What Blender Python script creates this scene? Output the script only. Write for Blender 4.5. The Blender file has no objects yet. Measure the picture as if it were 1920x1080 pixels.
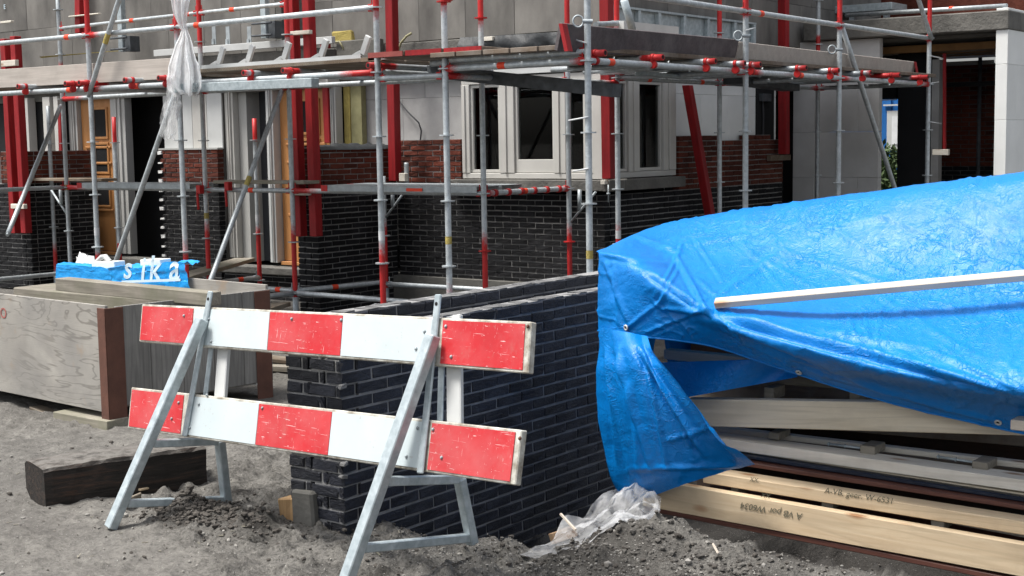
import bpy, bmesh, math, random
import numpy as np
from mathutils import Matrix, Vector
random.seed(7); rng=np.random.default_rng(7)
S=bpy.context.scene; COL=S.collection
# ------------------------------------------------------------------ camera, sky, sun, exposure
FPX,YAW,PITCH,ROLL=2631.766,-0.6419515,0.104422,-0.01535318
CAM=np.array([5.49886,-8.28109,1.6998])
fw=np.array([math.sin(YAW)*math.cos(PITCH),math.cos(YAW)*math.cos(PITCH),-math.sin(PITCH)])
rt=np.array([math.cos(YAW),-math.sin(YAW),0.0]); up=np.cross(rt,fw)
rt,up=rt*math.cos(ROLL)+up*math.sin(ROLL),up*math.cos(ROLL)-rt*math.sin(ROLL)
cd=bpy.data.cameras.new('camera'); cam=bpy.data.objects.new('camera',cd); COL.objects.link(cam)
cd.sensor_fit='HORIZONTAL'; cd.angle=2*math.atan(960/FPX); cd.clip_start=0.1; cd.clip_end=1500
m=Matrix.Identity(4)
for i in range(3): m[i][0]=rt[i]; m[i][1]=up[i]; m[i][2]=-fw[i]; m[i][3]=CAM[i]
cam.matrix_world=m; S.camera=cam
SUN_EL,SUN_AZ=math.radians(66),math.radians(222)     # compass style: 0 = +Y, clockwise
w=bpy.data.worlds.new('World'); S.world=w; w.use_nodes=True
nt=w.node_tree; bg=nt.nodes['Background']
sky=nt.nodes.new('ShaderNodeTexSky'); sky.sky_type='NISHITA'; sky.sun_disc=False
sky.sun_elevation=SUN_EL; sky.sun_rotation=SUN_AZ; sky.air_density=1.0; sky.dust_density=4.0
hs=nt.nodes.new('ShaderNodeHueSaturation'); hs.inputs['Saturation'].default_value=0.35
nt.links.new(sky.outputs[0],hs.inputs['Color']); nt.links.new(hs.outputs[0],bg.inputs[0]); bg.inputs[1].default_value=0.095
sl=bpy.data.lights.new('sun','SUN'); so=bpy.data.objects.new('sun',sl); COL.objects.link(so)
sl.energy=2.3; sl.angle=math.radians(16); sl.color=(1,0.965,0.92)
d=Vector((math.sin(SUN_AZ)*math.cos(SUN_EL),math.cos(SUN_AZ)*math.cos(SUN_EL),math.sin(SUN_EL)))
so.rotation_euler=d.to_track_quat('Z','Y').to_euler(); so.location=(4,-12,12)
vs=S.view_settings; vs.view_transform='Standard'; vs.look='None'; vs.exposure=1.22; vs.gamma=1; vs.use_curve_mapping=False

# survey helpers: a sight line measured in the photograph met with a known plane of the site gives a site point
def _ray(x,y): return fw+rt*(x-960)/FPX-up*(y-540)/FPX
def _pl(x,y,a,v):
    r=_ray(x,y); return CAM+r*((v-CAM[a])/r[a])
def onX(x,y,v): return _pl(x,y,0,v)
def onY(x,y,v): return _pl(x,y,1,v)
def onZ(x,y,v): return _pl(x,y,2,v)
def V(*a): return np.array(a,float)

# ------------------------------------------------------------------ noise
def _hash(ix,iy,s):
    n=(ix*374761393+iy*668265263+s*1442695041)&0x7fffffff
    n=(n^(n>>13))*1274126177&0x7fffffff
    return ((n^(n>>16))&0xffff)/65535.0
def vnoise(x,y,s=0):
    x=np.asarray(x,float); y=np.asarray(y,float)
    ix=np.floor(x).astype(np.int64); iy=np.floor(y).astype(np.int64); fx=x-ix; fy=y-iy
    fx=fx*fx*(3-2*fx); fy=fy*fy*(3-2*fy)
    a=_hash(ix,iy,s); b=_hash(ix+1,iy,s); c=_hash(ix,iy+1,s); e=_hash(ix+1,iy+1,s)
    return (a*(1-fx)+b*fx)*(1-fy)+(c*(1-fx)+e*fx)*fy-0.5
def fbm(x,y,o=4,s=0):
    r=0;a=1
    for i in range(o): r=r+a*vnoise(x*2**i+17.3*i,y*2**i-9.1*i,s+i); a*=.5
    return r

# ------------------------------------------------------------------ materials
class NT:
    def __init__(s,name):
        s.m=bpy.data.materials.new(name); s.m.use_nodes=True; s.t=s.m.node_tree; s.b=s.t.nodes['Principled BSDF']; s.o=s.t.nodes['Material Output']
        s._c=None
    def n(s,t,**k):
        x=s.t.nodes.new('ShaderNode'+t)
        for a,v in k.items():
            if a in x.inputs.keys(): x.inputs[a].default_value=v
            else: setattr(x,a,v)
        return x
    def l(s,a,b): s.t.links.new(a,b)
    def co(s,st=(1,1,1),gen=False,rnd=True):
        tc=s.n('TexCoord'); mp=s.n('Mapping'); mp.inputs['Scale'].default_value=st
        s.l(tc.outputs['Generated' if gen else 'Object'],mp.inputs[0])
        if rnd:
            oi=s.n('ObjectInfo'); mu=s.n('Math',operation='MULTIPLY'); mu.inputs[1].default_value=37.0
            s.l(oi.outputs['Random'],mu.inputs[0]); s.l(mu.outputs[0],mp.inputs['Location'])
        return mp.outputs[0]
    def noise(s,co,scale,detail=5,rough=.6,dist=0):
        x=s.n('TexNoise'); x.inputs['Scale'].default_value=scale; x.inputs['Detail'].default_value=detail; x.inputs['Roughness'].default_value=rough; x.inputs['Distortion'].default_value=dist
        s.l(co,x.inputs['Vector']); return x.outputs[0]
    def ramp(s,f,stops):
        x=s.n('ValToRGB'); e=x.color_ramp.elements
        while len(e)<len(stops): e.new(.5)
        for a,(p,c) in zip(e,stops):
            a.position=p; a.color=(c[0],c[1],c[2],1) if hasattr(c,'__len__') else (c,c,c,1)
        s.l(f,x.inputs[0]); return x.outputs[0]
    def mix(s,f,a,b,blend='MIX'):
        x=s.n('Mix',data_type='RGBA',blend_type=blend)
        if hasattr(f,'links'): s.l(f,x.inputs[0])
        else: x.inputs[0].default_value=f
        for v,i in((a,6),(b,7)):
            if hasattr(v,'links'): s.l(v,x.inputs[i])
            else: x.inputs[i].default_value=(v[0],v[1],v[2],1)
        return x.outputs[2]
    def mul(s,a,b,op='MULTIPLY'):
        x=s.n('Math',operation=op)
        for v,i in((a,0),(b,1)):
            if hasattr(v,'links'): s.l(v,x.inputs[i])
            else: x.inputs[i].default_value=v
        return x.outputs[0]
    def rndcol(s,c,amt):
        oi=s.n('ObjectInfo'); r=s.n('MapRange'); r.inputs[3].default_value=1-amt; r.inputs[4].default_value=1+amt
        s.l(oi.outputs['Random'],r.inputs[0]); h=s.n('HueSaturation'); s.l(r.outputs[0],h.inputs['Value']); s.l(c,h.inputs['Color']); return h.outputs[0]
    def bump(s,h,st,dist=.01,prev=None):
        x=s.n('Bump'); x.inputs['Strength'].default_value=st; x.inputs['Distance'].default_value=dist; s.l(h,x.inputs['Height'])
        if prev is not None: s.l(prev,x.inputs['Normal'])
        s.l(x.outputs[0],s.b.inputs['Normal']); return x.outputs[0]
    def fin(s,col=None,rough=.7,metal=0,spec=.4):
        if col is not None:
            if hasattr(col,'links'): s.l(col,s.b.inputs['Base Color'])
            else: s.b.inputs['Base Color'].default_value=(*col,1)
        if hasattr(rough,'links'): s.l(rough,s.b.inputs['Roughness'])
        else: s.b.inputs['Roughness'].default_value=rough
        if hasattr(metal,'links'): s.l(metal,s.b.inputs['Metallic'])
        else: s.b.inputs['Metallic'].default_value=metal
        s.b.inputs['Specular IOR Level'].default_value=spec
        return s.m
def simple(name,c1,c2=None,scale=6,rough=.7,metal=0,bump=.3,bscale=60,st=(1,1,1),rnd=.1,bd=.004,spec=.4,detail=6):
    n=NT(name); co=n.co(st); c2=c2 or tuple(v*.7 for v in c1)
    f=n.noise(co,scale,detail); c=n.ramp(f,[(.3,c1),(.7,c2)])
    if rnd: c=n.rndcol(c,rnd)
    if bump: n.bump(n.noise(co,bscale,4),bump,bd)
    return n.fin(c,rough,metal,spec)
def wood(name,c1,c2,knots=None,rough=.75,rnd=.12,ax=0,stain=None,grain=1.0):
    n=NT(name); st=[14,14,14]; st[ax]=.9; st2=[3,3,3]; st2[ax]=.5
    co=n.co(tuple(st)); co2=n.co(tuple(st2))
    g=n.noise(co,2.2,7,.65,1.2); c=n.ramp(g,[(.25,c1),(.5,tuple((a+b)/2 for a,b in zip(c1,c2))),(.72,c2)])
    wv=n.n('TexWave',wave_type='RINGS',rings_direction='XYZ'[ax] if False else 'Y'); wv.inputs['Scale'].default_value=1.1; wv.inputs['Distortion'].default_value=9; wv.inputs['Detail'].default_value=2; wv.inputs['Detail Scale'].default_value=.7
    n.l(co2,wv.inputs['Vector']); c=n.mix(n.mul(wv.outputs[1],.28*grain),c,tuple(v*.62 for v in c2))
    st3=[5,5,5]; st3[ax]=.28; ct=n.noise(n.co(tuple(st3)),1.6,2,.5,.4); sn=n.mul(n.mul(ct,60.0),0.0,'SINE'); c=n.mix(n.mul(n.ramp(sn,[(.45,0.0),(1.0,1.0)]),.34*grain),c,tuple(v*.58 for v in c2))
    dk=n.ramp(n.noise(n.co((2,2,2)),1.7,6,.7),[(.45,0.0),(.75,1.0)]); c=n.mix(n.mul(dk,.30),c,tuple(v*.5 for v in c2))
    if knots:
        stk=[8,8,8]; stk[ax]=3.2; ck=n.co(tuple(stk)); vo=n.n('TexVoronoi'); vo.inputs['Scale'].default_value=1.0; n.l(ck,vo.inputs['Vector'])
        k=n.ramp(vo.outputs['Distance'],[(.08,1.0),(.19,0.0)]); c=n.mix(n.mul(k,.85),c,knots)
    if stain:
        s=n.noise(n.co((1.5,1.5,1.5)),2.2,6); c=n.mix(n.mul(n.ramp(s,[(.42,0.0),(.68,1.0)]),.8),c,stain)
    if rnd: c=n.rndcol(c,rnd)
    n.bump(g,.35*grain,.004); return n.fin(c,rough,0,.3)
def galv_paint():
    n=NT('galvanised_and_red_paint'); co=n.co((1,1,1))
    f=n.noise(co,28,5,.7); c=n.ramp(f,[(.3,(.34,.375,.39)),(.7,(.56,.60,.615))])
    vo=n.n('TexVoronoi'); vo.inputs['Scale'].default_value=70; n.l(co,vo.inputs['Vector']); c=n.mix(n.mul(vo.outputs['Color'],.12),c,(.30,.33,.35))
    at=n.n('Attribute',attribute_name='paint'); ns=n.noise(co,32,6,.75)
    a=n.mul(at.outputs['Fac'],1.7); a=n.mul(a,n.mul(ns,1.0,'SUBTRACT'),'ADD'); 
    pr=n.ramp(a,[(.28,0.0),(.72,1.0)])
    dirt=n.ramp(n.noise(co,9,6,.7),[(.45,0.0),(.7,1.0)]); c=n.mix(n.mul(dirt,.35),c,(.19,.19,.18)); spl=n.ramp(n.noise(co,44,6,.75),[(.63,0.0),(.67,1.0)]); c=n.mix(n.mul(spl,.55),c,(.62,.62,.60)); rs=n.ramp(n.noise(co,17,6,.8),[(.67,0.0),(.73,1.0)]); c=n.mix(n.mul(rs,.5),c,(.20,.11,.07))
    red=n.ramp(n.noise(co,14,5),[(.3,(.50,.016,.016)),(.7,(.36,.012,.012))])
    c=n.mix(pr,c,red); c=n.rndcol(c,.14)
    n.bump(f,.15,.002); me=n.mul(n.mul(pr,-.45),.45,'ADD')
    return n.fin(c,.5,me,.45)
GALV=galv_paint()
STEEL=simple('galvanised_plate',(.42,.46,.475),(.27,.30,.315),14,.5,.35,.2,80,rnd=.1,bd=.002)
STEELB=simple('galvanised_bluish',(.50,.56,.58),(.30,.355,.375),26,.45,.35,.3,90,rnd=.08,bd=.002,detail=9)
DSTEEL=simple('dull_steel',(.10,.11,.12),(.05,.055,.06),14,.6,.3,.2,60)
RED=simple('red_painted_timber',(.33,.010,.013),(.20,.007,.009),5,.6,0,.35,50,st=(6,6,.8),rnd=.14,spec=.35)
REDSTEEL=simple('red_painted_steel',(.48,.015,.015),(.33,.012,.012),20,.5,.1,.3,60,rnd=.12)
ORANGE=simple('orange_tape',(.85,.07,.02),(.68,.05,.015),20,.5,0,.1,50,rnd=.12)
WHITE=simple('white_paint',(.55,.56,.55),(.46,.47,.46),4,.45,0,.1,40,rnd=.04)
FRAME=simple('off_white_window_frame',(.52,.51,.475),(.45,.44,.41),3,.4,0,.06,40,rnd=.04)
FRAMEG=simple('grey_white_door_frame',(.44,.44,.42),(.38,.38,.36),3,.5,0,.06,40,rnd=.04)
BLOCK=simple('sand_lime_block',(.42,.415,.405),(.27,.265,.26),2.2,.9,0,.35,45,rnd=.06,bd=.003)
BLOCKW=simple('clean_white_block',(.80,.81,.79),(.70,.71,.69),2.0,.85,0,.35,60,rnd=.04,bd=.003)
BLOCKS=simple('shaded_block',(.62,.615,.60),(.50,.495,.48),2.2,.9,0,.35,45,rnd=.04,bd=.003)
BLOCKG=simple('grey_dusty_block',(.215,.205,.187),(.095,.09,.083),2.6,.9,0,.5,40,st=(1,1,.45),rnd=.08,bd=.003)
CONC=simple('rough_concrete',(.17,.163,.147),(.075,.073,.067),3.5,.9,0,.8,26,rnd=.05,bd=.012)
CONCD=simple('dark_concrete',(.15,.145,.13),(.08,.078,.07),3,.9,0,.6,30,rnd=.05,bd=.008)
MORT=simple('grey_mortar',(.26,.256,.245),(.16,.157,.15),12,.95,0,.7,60,rnd=.03,bd=.006)
MORTG=simple('wall_mortar',(.29,.288,.285),(.18,.18,.18),14,.95,0,.7,60,rnd=.03,bd=.006)
MORTD=simple('dark_mortar',(.125,.122,.118),(.075,.073,.07),12,.95,0,.7,60,rnd=.03,bd=.006)
def brickmat(name,c1,c2,c3,rough=.85,spec=.25):
    n=NT(name); co=n.co((1,1,1)); f=n.noise(co,16,6,.7); c=n.ramp(f,[(.28,c1),(.62,c2),(.8,c3)]); c=n.rndcol(c,.42); ge=n.n('NewGeometry').outputs['Position']; bl=n.ramp(n.noise(ge,1.9,6,.7),[(.50,0.0),(.72,1.0)]); c=n.mix(n.mul(bl,.30),c,tuple(min(1,v*2.4+.012) for v in c3)); ms=n.ramp(n.noise(ge,22,5,.8),[(.66,0.0),(.70,1.0)]); c=n.mix(n.mul(ms,.5),c,(.17,.168,.165))
    h=n.noise(n.co((1,1,2.4)),24,6,.72,.8); n.bump(h,.95,.012); return n.fin(c,rough,0,spec)
BRB=brickmat('black_brick',(.009,.0105,.017),(.016,.0185,.028),(.042,.046,.058),.55,.45)
BRH=brickmat('dark_house_brick',(.0045,.0045,.0053),(.008,.008,.0092),(.018,.018,.02),.85)
BRR=brickmat('red_brick',(.072,.016,.009),(.104,.024,.013),(.14,.045,.029),.85)
BLACK=simple('black_void_panel',(.010,.010,.011),(.006,.006,.007),3,.9,0,0,rnd=0)  # near black: puts the darkness of rooms, openings and holes into the colour
DGREY=simple('dark_grey_door_leaf',(.045,.048,.055),(.032,.035,.04),3,.6,0,.05,30,rnd=0)
DOOR=simple('orange_brown_door',(.50,.235,.085),(.41,.185,.06),3,.5,0,.12,30,st=(8,8,.7),rnd=.04)
DPC=simple('black_plastic_sheet',(.010,.012,.014),(.018,.022,.025),9,.6,0,.4,14,rnd=.1,bd=.02,spec=.5)
YEL=simple('yellow_mineral_wool',(.42,.34,.10),(.28,.22,.07),14,.95,0,.9,60,rnd=.1,bd=.01)
INS=simple('olive_insulation_board',(.30,.285,.15),(.22,.205,.10),10,.9,0,.5,60,rnd=.05)
CABLE=simple('yellow_cable',(.36,.34,.20),(.28,.26,.15),6,.6,0,0)
DKCABLE=simple('dark_cable',(.04,.04,.045),None,6,.6,0,0)
TOEW=wood('pale_grey_toe_board',(.50,.455,.41),(.40,.36,.32),rnd=.05,grain=.5)
TOEWY=wood('pale_grey_toe_board_side',(.46,.415,.375),(.36,.325,.29),rnd=.05,ax=1,grain=.5)
TOED=wood('dark_grey_toe_board',(.115,.098,.10),(.065,.055,.058),rnd=.08,ax=1,stain=(.16,.14,.14),grain=.6)
PLANK=wood('used_scaffold_plank',(.25,.19,.135),(.13,.095,.065),rnd=.2,stain=(.30,.27,.22))
PLANKY=wood('used_scaffold_plank_cross',(.22,.165,.12),(.11,.08,.055),rnd=.2,ax=1,stain=(.25,.22,.19))
PLGREY=wood('weathered_grey_plank',(.34,.31,.26),(.20,.18,.145),rnd=.15,stain=(.16,.16,.11))
FRESH=wood('fresh_pine',(.70,.57,.39),(.56,.42,.265),knots=(.30,.13,.05),rnd=.06,grain=.75)
PINE=wood('pale_pine',(.80,.76,.67),(.66,.61,.52),knots=(.30,.16,.08),rnd=.1,grain=.7)
PINEG=wood('greyish_pine',(.78,.70,.55),(.62,.54,.40),knots=(.15,.09,.06),rnd=.08,grain=.7)
WHITEW=wood('white_batten_wood',(.62,.56,.48),(.53,.46,.38),knots=(.45,.25,.14),rnd=.05,grain=.4)
BROWN=wood('brown_painted_plank',(.16,.068,.048),(.085,.035,.028),rnd=.1,rough=.5)
SLEEP=wood('shade_black_timber',(.018,.016,.015),(.04,.033,.028),rnd=0,stain=(.07,.036,.024),rough=.85,grain=2.2)  # near-black wood, shade painted onto the rear planks of the stack
SLEEPT=simple('dusty_black_wood',(.055,.05,.046),(.022,.02,.018),9,.9,0,.8,40,bd=.01)
CRATEP=None
def plywood():
    n=NT('weathered_grey_plywood'); co=n.co((1.0,1.0,2.6)); f=n.noise(co,1.6,2,.5,1.6)
    c=n.ramp(f,[(.25,(.27,.255,.23)),(.75,(.40,.38,.34))])
    ct=n.noise(n.co((.55,.55,2.6)),1.7,4,.5,.5); sn=n.mul(n.mul(ct,78.0),0.0,'SINE'); l=n.ramp(sn,[(.70,0.0),(.98,1.0)])
    msk=n.ramp(n.noise(n.co((.8,.8,.8)),1.6,3),[(.40,0.0),(.58,1.0)]); c=n.mix(n.mul(n.mul(l,msk),.62),c,(.12,.108,.092))
    st=n.noise(n.co((1,1,1)),2.4,5); c=n.mix(n.mul(n.ramp(st,[(.42,0.0),(.66,1.0)]),.6),c,(.21,.205,.195))
    tn=n.noise(n.co((1,1,1)),5,5); c=n.mix(n.mul(n.ramp(tn,[(.62,0.0),(.74,1.0)]),.45),c,(.33,.22,.13))
    g=n.noise(n.co((3,3,60)),3,5); c=n.mix(n.mul(g,.22),c,(.17,.165,.155))
    n.bump(g,.3,.003); return n.fin(c,.85,0,.25)
CRATEP=plywood()
CRATEV=wood('grey_vertical_boards',(.29,.28,.26),(.17,.165,.155),rnd=.16,ax=2)
RUST=simple('rusty_brown_steel_angle',(.15,.066,.045),(.095,.043,.031),8,.75,.1,.5,60,rnd=.06)
def scratched(name,base,base2,scr,amt):
    n=NT(name); co=n.co((1,1,1)); c=n.ramp(n.noise(co,5,5),[(.3,base),(.7,base2)])
    tot=None
    for k,(st,th) in enumerate((((1.1,40,150),.672),((150,40,3.0),.685),((10,60,70),.685))):
        mp=n.n('Mapping'); mp.inputs['Scale'].default_value=st; mp.inputs['Rotation'].default_value=(0,.35*k-.2,.0); mp.inputs['Location'].default_value=(k*3.1,k,k*2.2)
        n.l(n.co((1,1,1)),mp.inputs[0]); s=n.ramp(n.noise(mp.outputs[0],1.5,3,.6),[(th,0.0),(th+.03,1.0)]); tot=s if tot is None else n.mix(1.0,tot,s,'LIGHTEN')
    chip=n.ramp(n.noise(co,46,6,.78),[(.655,0.0),(.68,1.0)]); tot=n.mix(1.0,tot,chip,'LIGHTEN')
    c=n.mix(n.mul(tot,amt),c,scr); dirt=n.ramp(n.noise(co,60,4),[(.64,0.0),(.72,1.0)]); c=n.mix(n.mul(dirt,.4),c,(.25,.18,.13)); fade=n.ramp(n.noise(co,3.2,5,.65),[(.42,0.0),(.7,1.0)]); c=n.mix(n.mul(fade,.13),c,scr); mud=n.ramp(n.noise(n.co((1,1,.6)),7,7,.75),[(.56,0.0),(.72,1.0)]); c=n.mix(n.mul(mud,.22),c,(.30,.27,.23))
    n.bump(tot,.15,.001); return n.fin(c,.42,0,.45)
BRED=scratched('scratched_red_board_paint',(.50,.010,.016),(.42,.013,.018),(.66,.48,.47),.85)
BWHITE=scratched('worn_white_board_paint',(.51,.575,.59),(.46,.525,.54),(.55,.58,.58),.35)
BEDGE=simple('chipped_board_edge',(.62,.62,.56),(.17,.14,.10),16,.8,0,.6,50,rnd=.1)
def tarpmat():
    n=NT('blue_woven_tarpaulin'); co=n.co((1,1,1),rnd=False)
    c=n.ramp(n.noise(co,3,5),[(.3,(.0006,.160,.51)),(.7,(.0008,.200,.60))])
    h1=n.noise(co,26,5,.62,1.5); h2=n.noise(n.co((1,1,1),rnd=False),75,4,.6,.8)
    def crease(st,sc,w_):
        q=n.noise(n.co(st,rnd=False),sc,3,.55,1.1); q=n.mul(n.mul(q,-.5,'ADD'),0.0,'ABSOLUTE'); return n.ramp(q,[(0.0,1.0),(w_,0.0)])
    mk=n.ramp(n.noise(n.co((1,1,1),rnd=False),2.6,4),[(.42,0.0),(.6,1.0)])
    cr=n.mul(n.mul(crease((1,1,2.2),7.0,.035),n.mul(crease((2.2,1,1),11.0,.03),.8),'ADD'),mk)
    h3=n.noise(co,38,5,.7,2.5)
    b=n.bump(h1,.22,.02); b=n.bump(n.mul(h3,n.ramp(n.noise(n.co((1,1,1),rnd=False),3.4,3),[(.38,.15),(.65,1.0)])),.42,.008,b); b=n.bump(h2,.22,.004,b); b=n.bump(cr,.5,.006,b)
    wv=n.n('TexWave'); wv.inputs['Scale'].default_value=120; n.l(co,wv.inputs['Vector']); b=n.bump(wv.outputs[1],.06,.001,b)
    n.fin(c,.35,0,.36)
    tr=n.n('BsdfTranslucent'); tr.inputs[0].default_value=(.004,.24,.74,1); ms=n.n('MixShader'); ms.inputs[0].default_value=.03
    n.l(n.b.outputs[0],ms.inputs[1]); n.l(tr.outputs[0],ms.inputs[2]); n.l(ms.outputs[0],n.o.inputs[0]); return n.m
TARP=tarpmat()
BAGBLUE=simple('blue_plastic_bag',(.006,.30,.72),(.005,.24,.62),6,.35,0,.6,18,rnd=.04,bd=.015,spec=.5)
def film(name,a):
    n=NT(name); co=n.co((1,1,1)); n.bump(n.noise(co,22,5,.65,1.5),.6,.02); n.fin((.94,.95,.96),.22,0,.6)
    tr=n.n('BsdfTransparent'); tl=n.n('BsdfTranslucent'); tl.inputs[0].default_value=(.85,.87,.88,1); m1=n.n('MixShader'); m1.inputs[0].default_value=.5
    n.l(n.b.outputs[0],m1.inputs[1]); n.l(tl.outputs[0],m1.inputs[2]); ms=n.n('MixShader')
    f=n.ramp(n.noise(co,9,5,.7),[(.3,a-.22),(.7,a+.2)]); n.l(f,ms.inputs[0]); n.l(m1.outputs[0],ms.inputs[2]); n.l(tr.outputs[0],ms.inputs[1]); n.l(ms.outputs[0],n.o.inputs[0]); return n.m
FILM=film('clear_crumpled_film',.40); FILMW=film('white_crumpled_film',.95)
FILMB=simple('dark_blue_plastic_sheet',(.006,.010,.022),(.012,.02,.04),8,.3,0,.4,24,bd=.01,spec=.5)
def glass():
    n=NT('window_glass'); tr=n.n('BsdfTransparent'); tr.inputs[0].default_value=(.7,.72,.72,1); gl=n.n('BsdfGlossy'); gl.inputs['Roughness'].default_value=.02
    fr=n.n('Fresnel'); fr.inputs[0].default_value=1.3; ms=n.n('MixShader'); n.l(fr.outputs[0],ms.inputs[0]); n.l(tr.outputs[0],ms.inputs[1]); n.l(gl.outputs[0],ms.inputs[2]); n.l(ms.outputs[0],n.o.inputs[0]); return n.m
GLASS=glass()
def dirt():
    n=NT('sandy_dark_soil'); co=n.co((1,1,1),rnd=False)
    f1=n.noise(co,1.6,8,.68); f2=n.noise(co,9,8,.75); f3=n.noise(co,55,5,.7)
    c=n.ramp(f2,[(.28,(.070,.067,.062)),(.5,(.150,.143,.130)),(.72,(.25,.24,.215))])
    c=n.mix(n.ramp(f1,[(.40,0.0),(.66,.75)]),c,(.150,.143,.130))
    at=n.n('Attribute',attribute_name='humus_shade'); k=n.mul(n.mul(at.outputs['Fac'],1.0),n.mul(f2,-.5,'ADD'),'ADD'); c=n.mix(n.mul(n.ramp(k,[(.35,0.0),(.75,1.0)]),.94),c,(.022,.020,.018))  # dark humus soil, plus shade painted into the trench under the timber
    ch=n.n('Attribute',attribute_name='churn').outputs['Fac']
    sp=n.ramp(f3,[(.30,(.22,.22,.22)),(.48,(1,1,1)),(.70,(1.6,1.6,1.6))]); c=n.mix(n.mul(n.mul(ch,.75),.10,'ADD'),c,sp,'MULTIPLY')
    wet=n.ramp(n.noise(n.co((1,1.6,1),rnd=False),.9,5,.6),[(.46,0.0),(.62,1.0)]); c=n.mix(n.mul(wet,.45),c,(.08,.075,.069))
    fl=n.ramp(n.noise(co,130,2,.5),[(.70,0.0),(.74,1.0)]); c=n.mix(n.mul(fl,.6),c,(.55,.54,.51))
    n.bump(n.mul(n.mul(f3,n.mul(f2,1.5),'ADD'),n.mul(n.mul(ch,.9),.18,'ADD')),.9,.02); return n.fin(c,.95,0,.2)
DIRT=dirt()
LUMP=simple('grey_soil_lumps',(.13,.123,.11),(.055,.05,.045),5,.95,0,.8,50,rnd=.1,bd=.01)
PEBB=simple('pale_pebbles',(.34,.325,.295),(.13,.125,.115),3,.85,0,.4,60,rnd=.1)
CLOD=simple('dark_soil_clods',(.05,.044,.038),(.10,.09,.078),6,.95,0,.8,50,rnd=.1,bd=.01)
LEAF=simple('bush_leaves',(.10,.15,.055),(.05,.085,.03),3,.8,0,0,rnd=.2)
CONT=simple('blue_site_cabin',(.012,.12,.36),(.01,.10,.31),3,.55,0,.1,30)
PRINT=simple('white_print',(.62,.76,.84),(.55,.70,.80),5,.5,0,0,rnd=0)
INK=simple('pencil_marks',(.17,.16,.11),None,5,.8,0,0,rnd=0)
REDINK=simple('faded_red_marker',(.38,.10,.085),(.30,.12,.10),12,.8,0,0,rnd=0)
PAPER=simple('white_paper_sack',(.60,.61,.62),(.46,.47,.48),7,.8,0,.4,20,rnd=.05)
BLUEINK=simple('blue_sack_print',(.03,.12,.32),(.05,.16,.36),9,.8,0,0,rnd=0)
TERRA=simple('terracotta_shard',(.40,.13,.085),(.30,.10,.07),8,.9,0,.4,40)
STICK=simple('white_cable_tie',(.70,.72,.72),None,5,.6,0,0,rnd=0)

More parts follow.
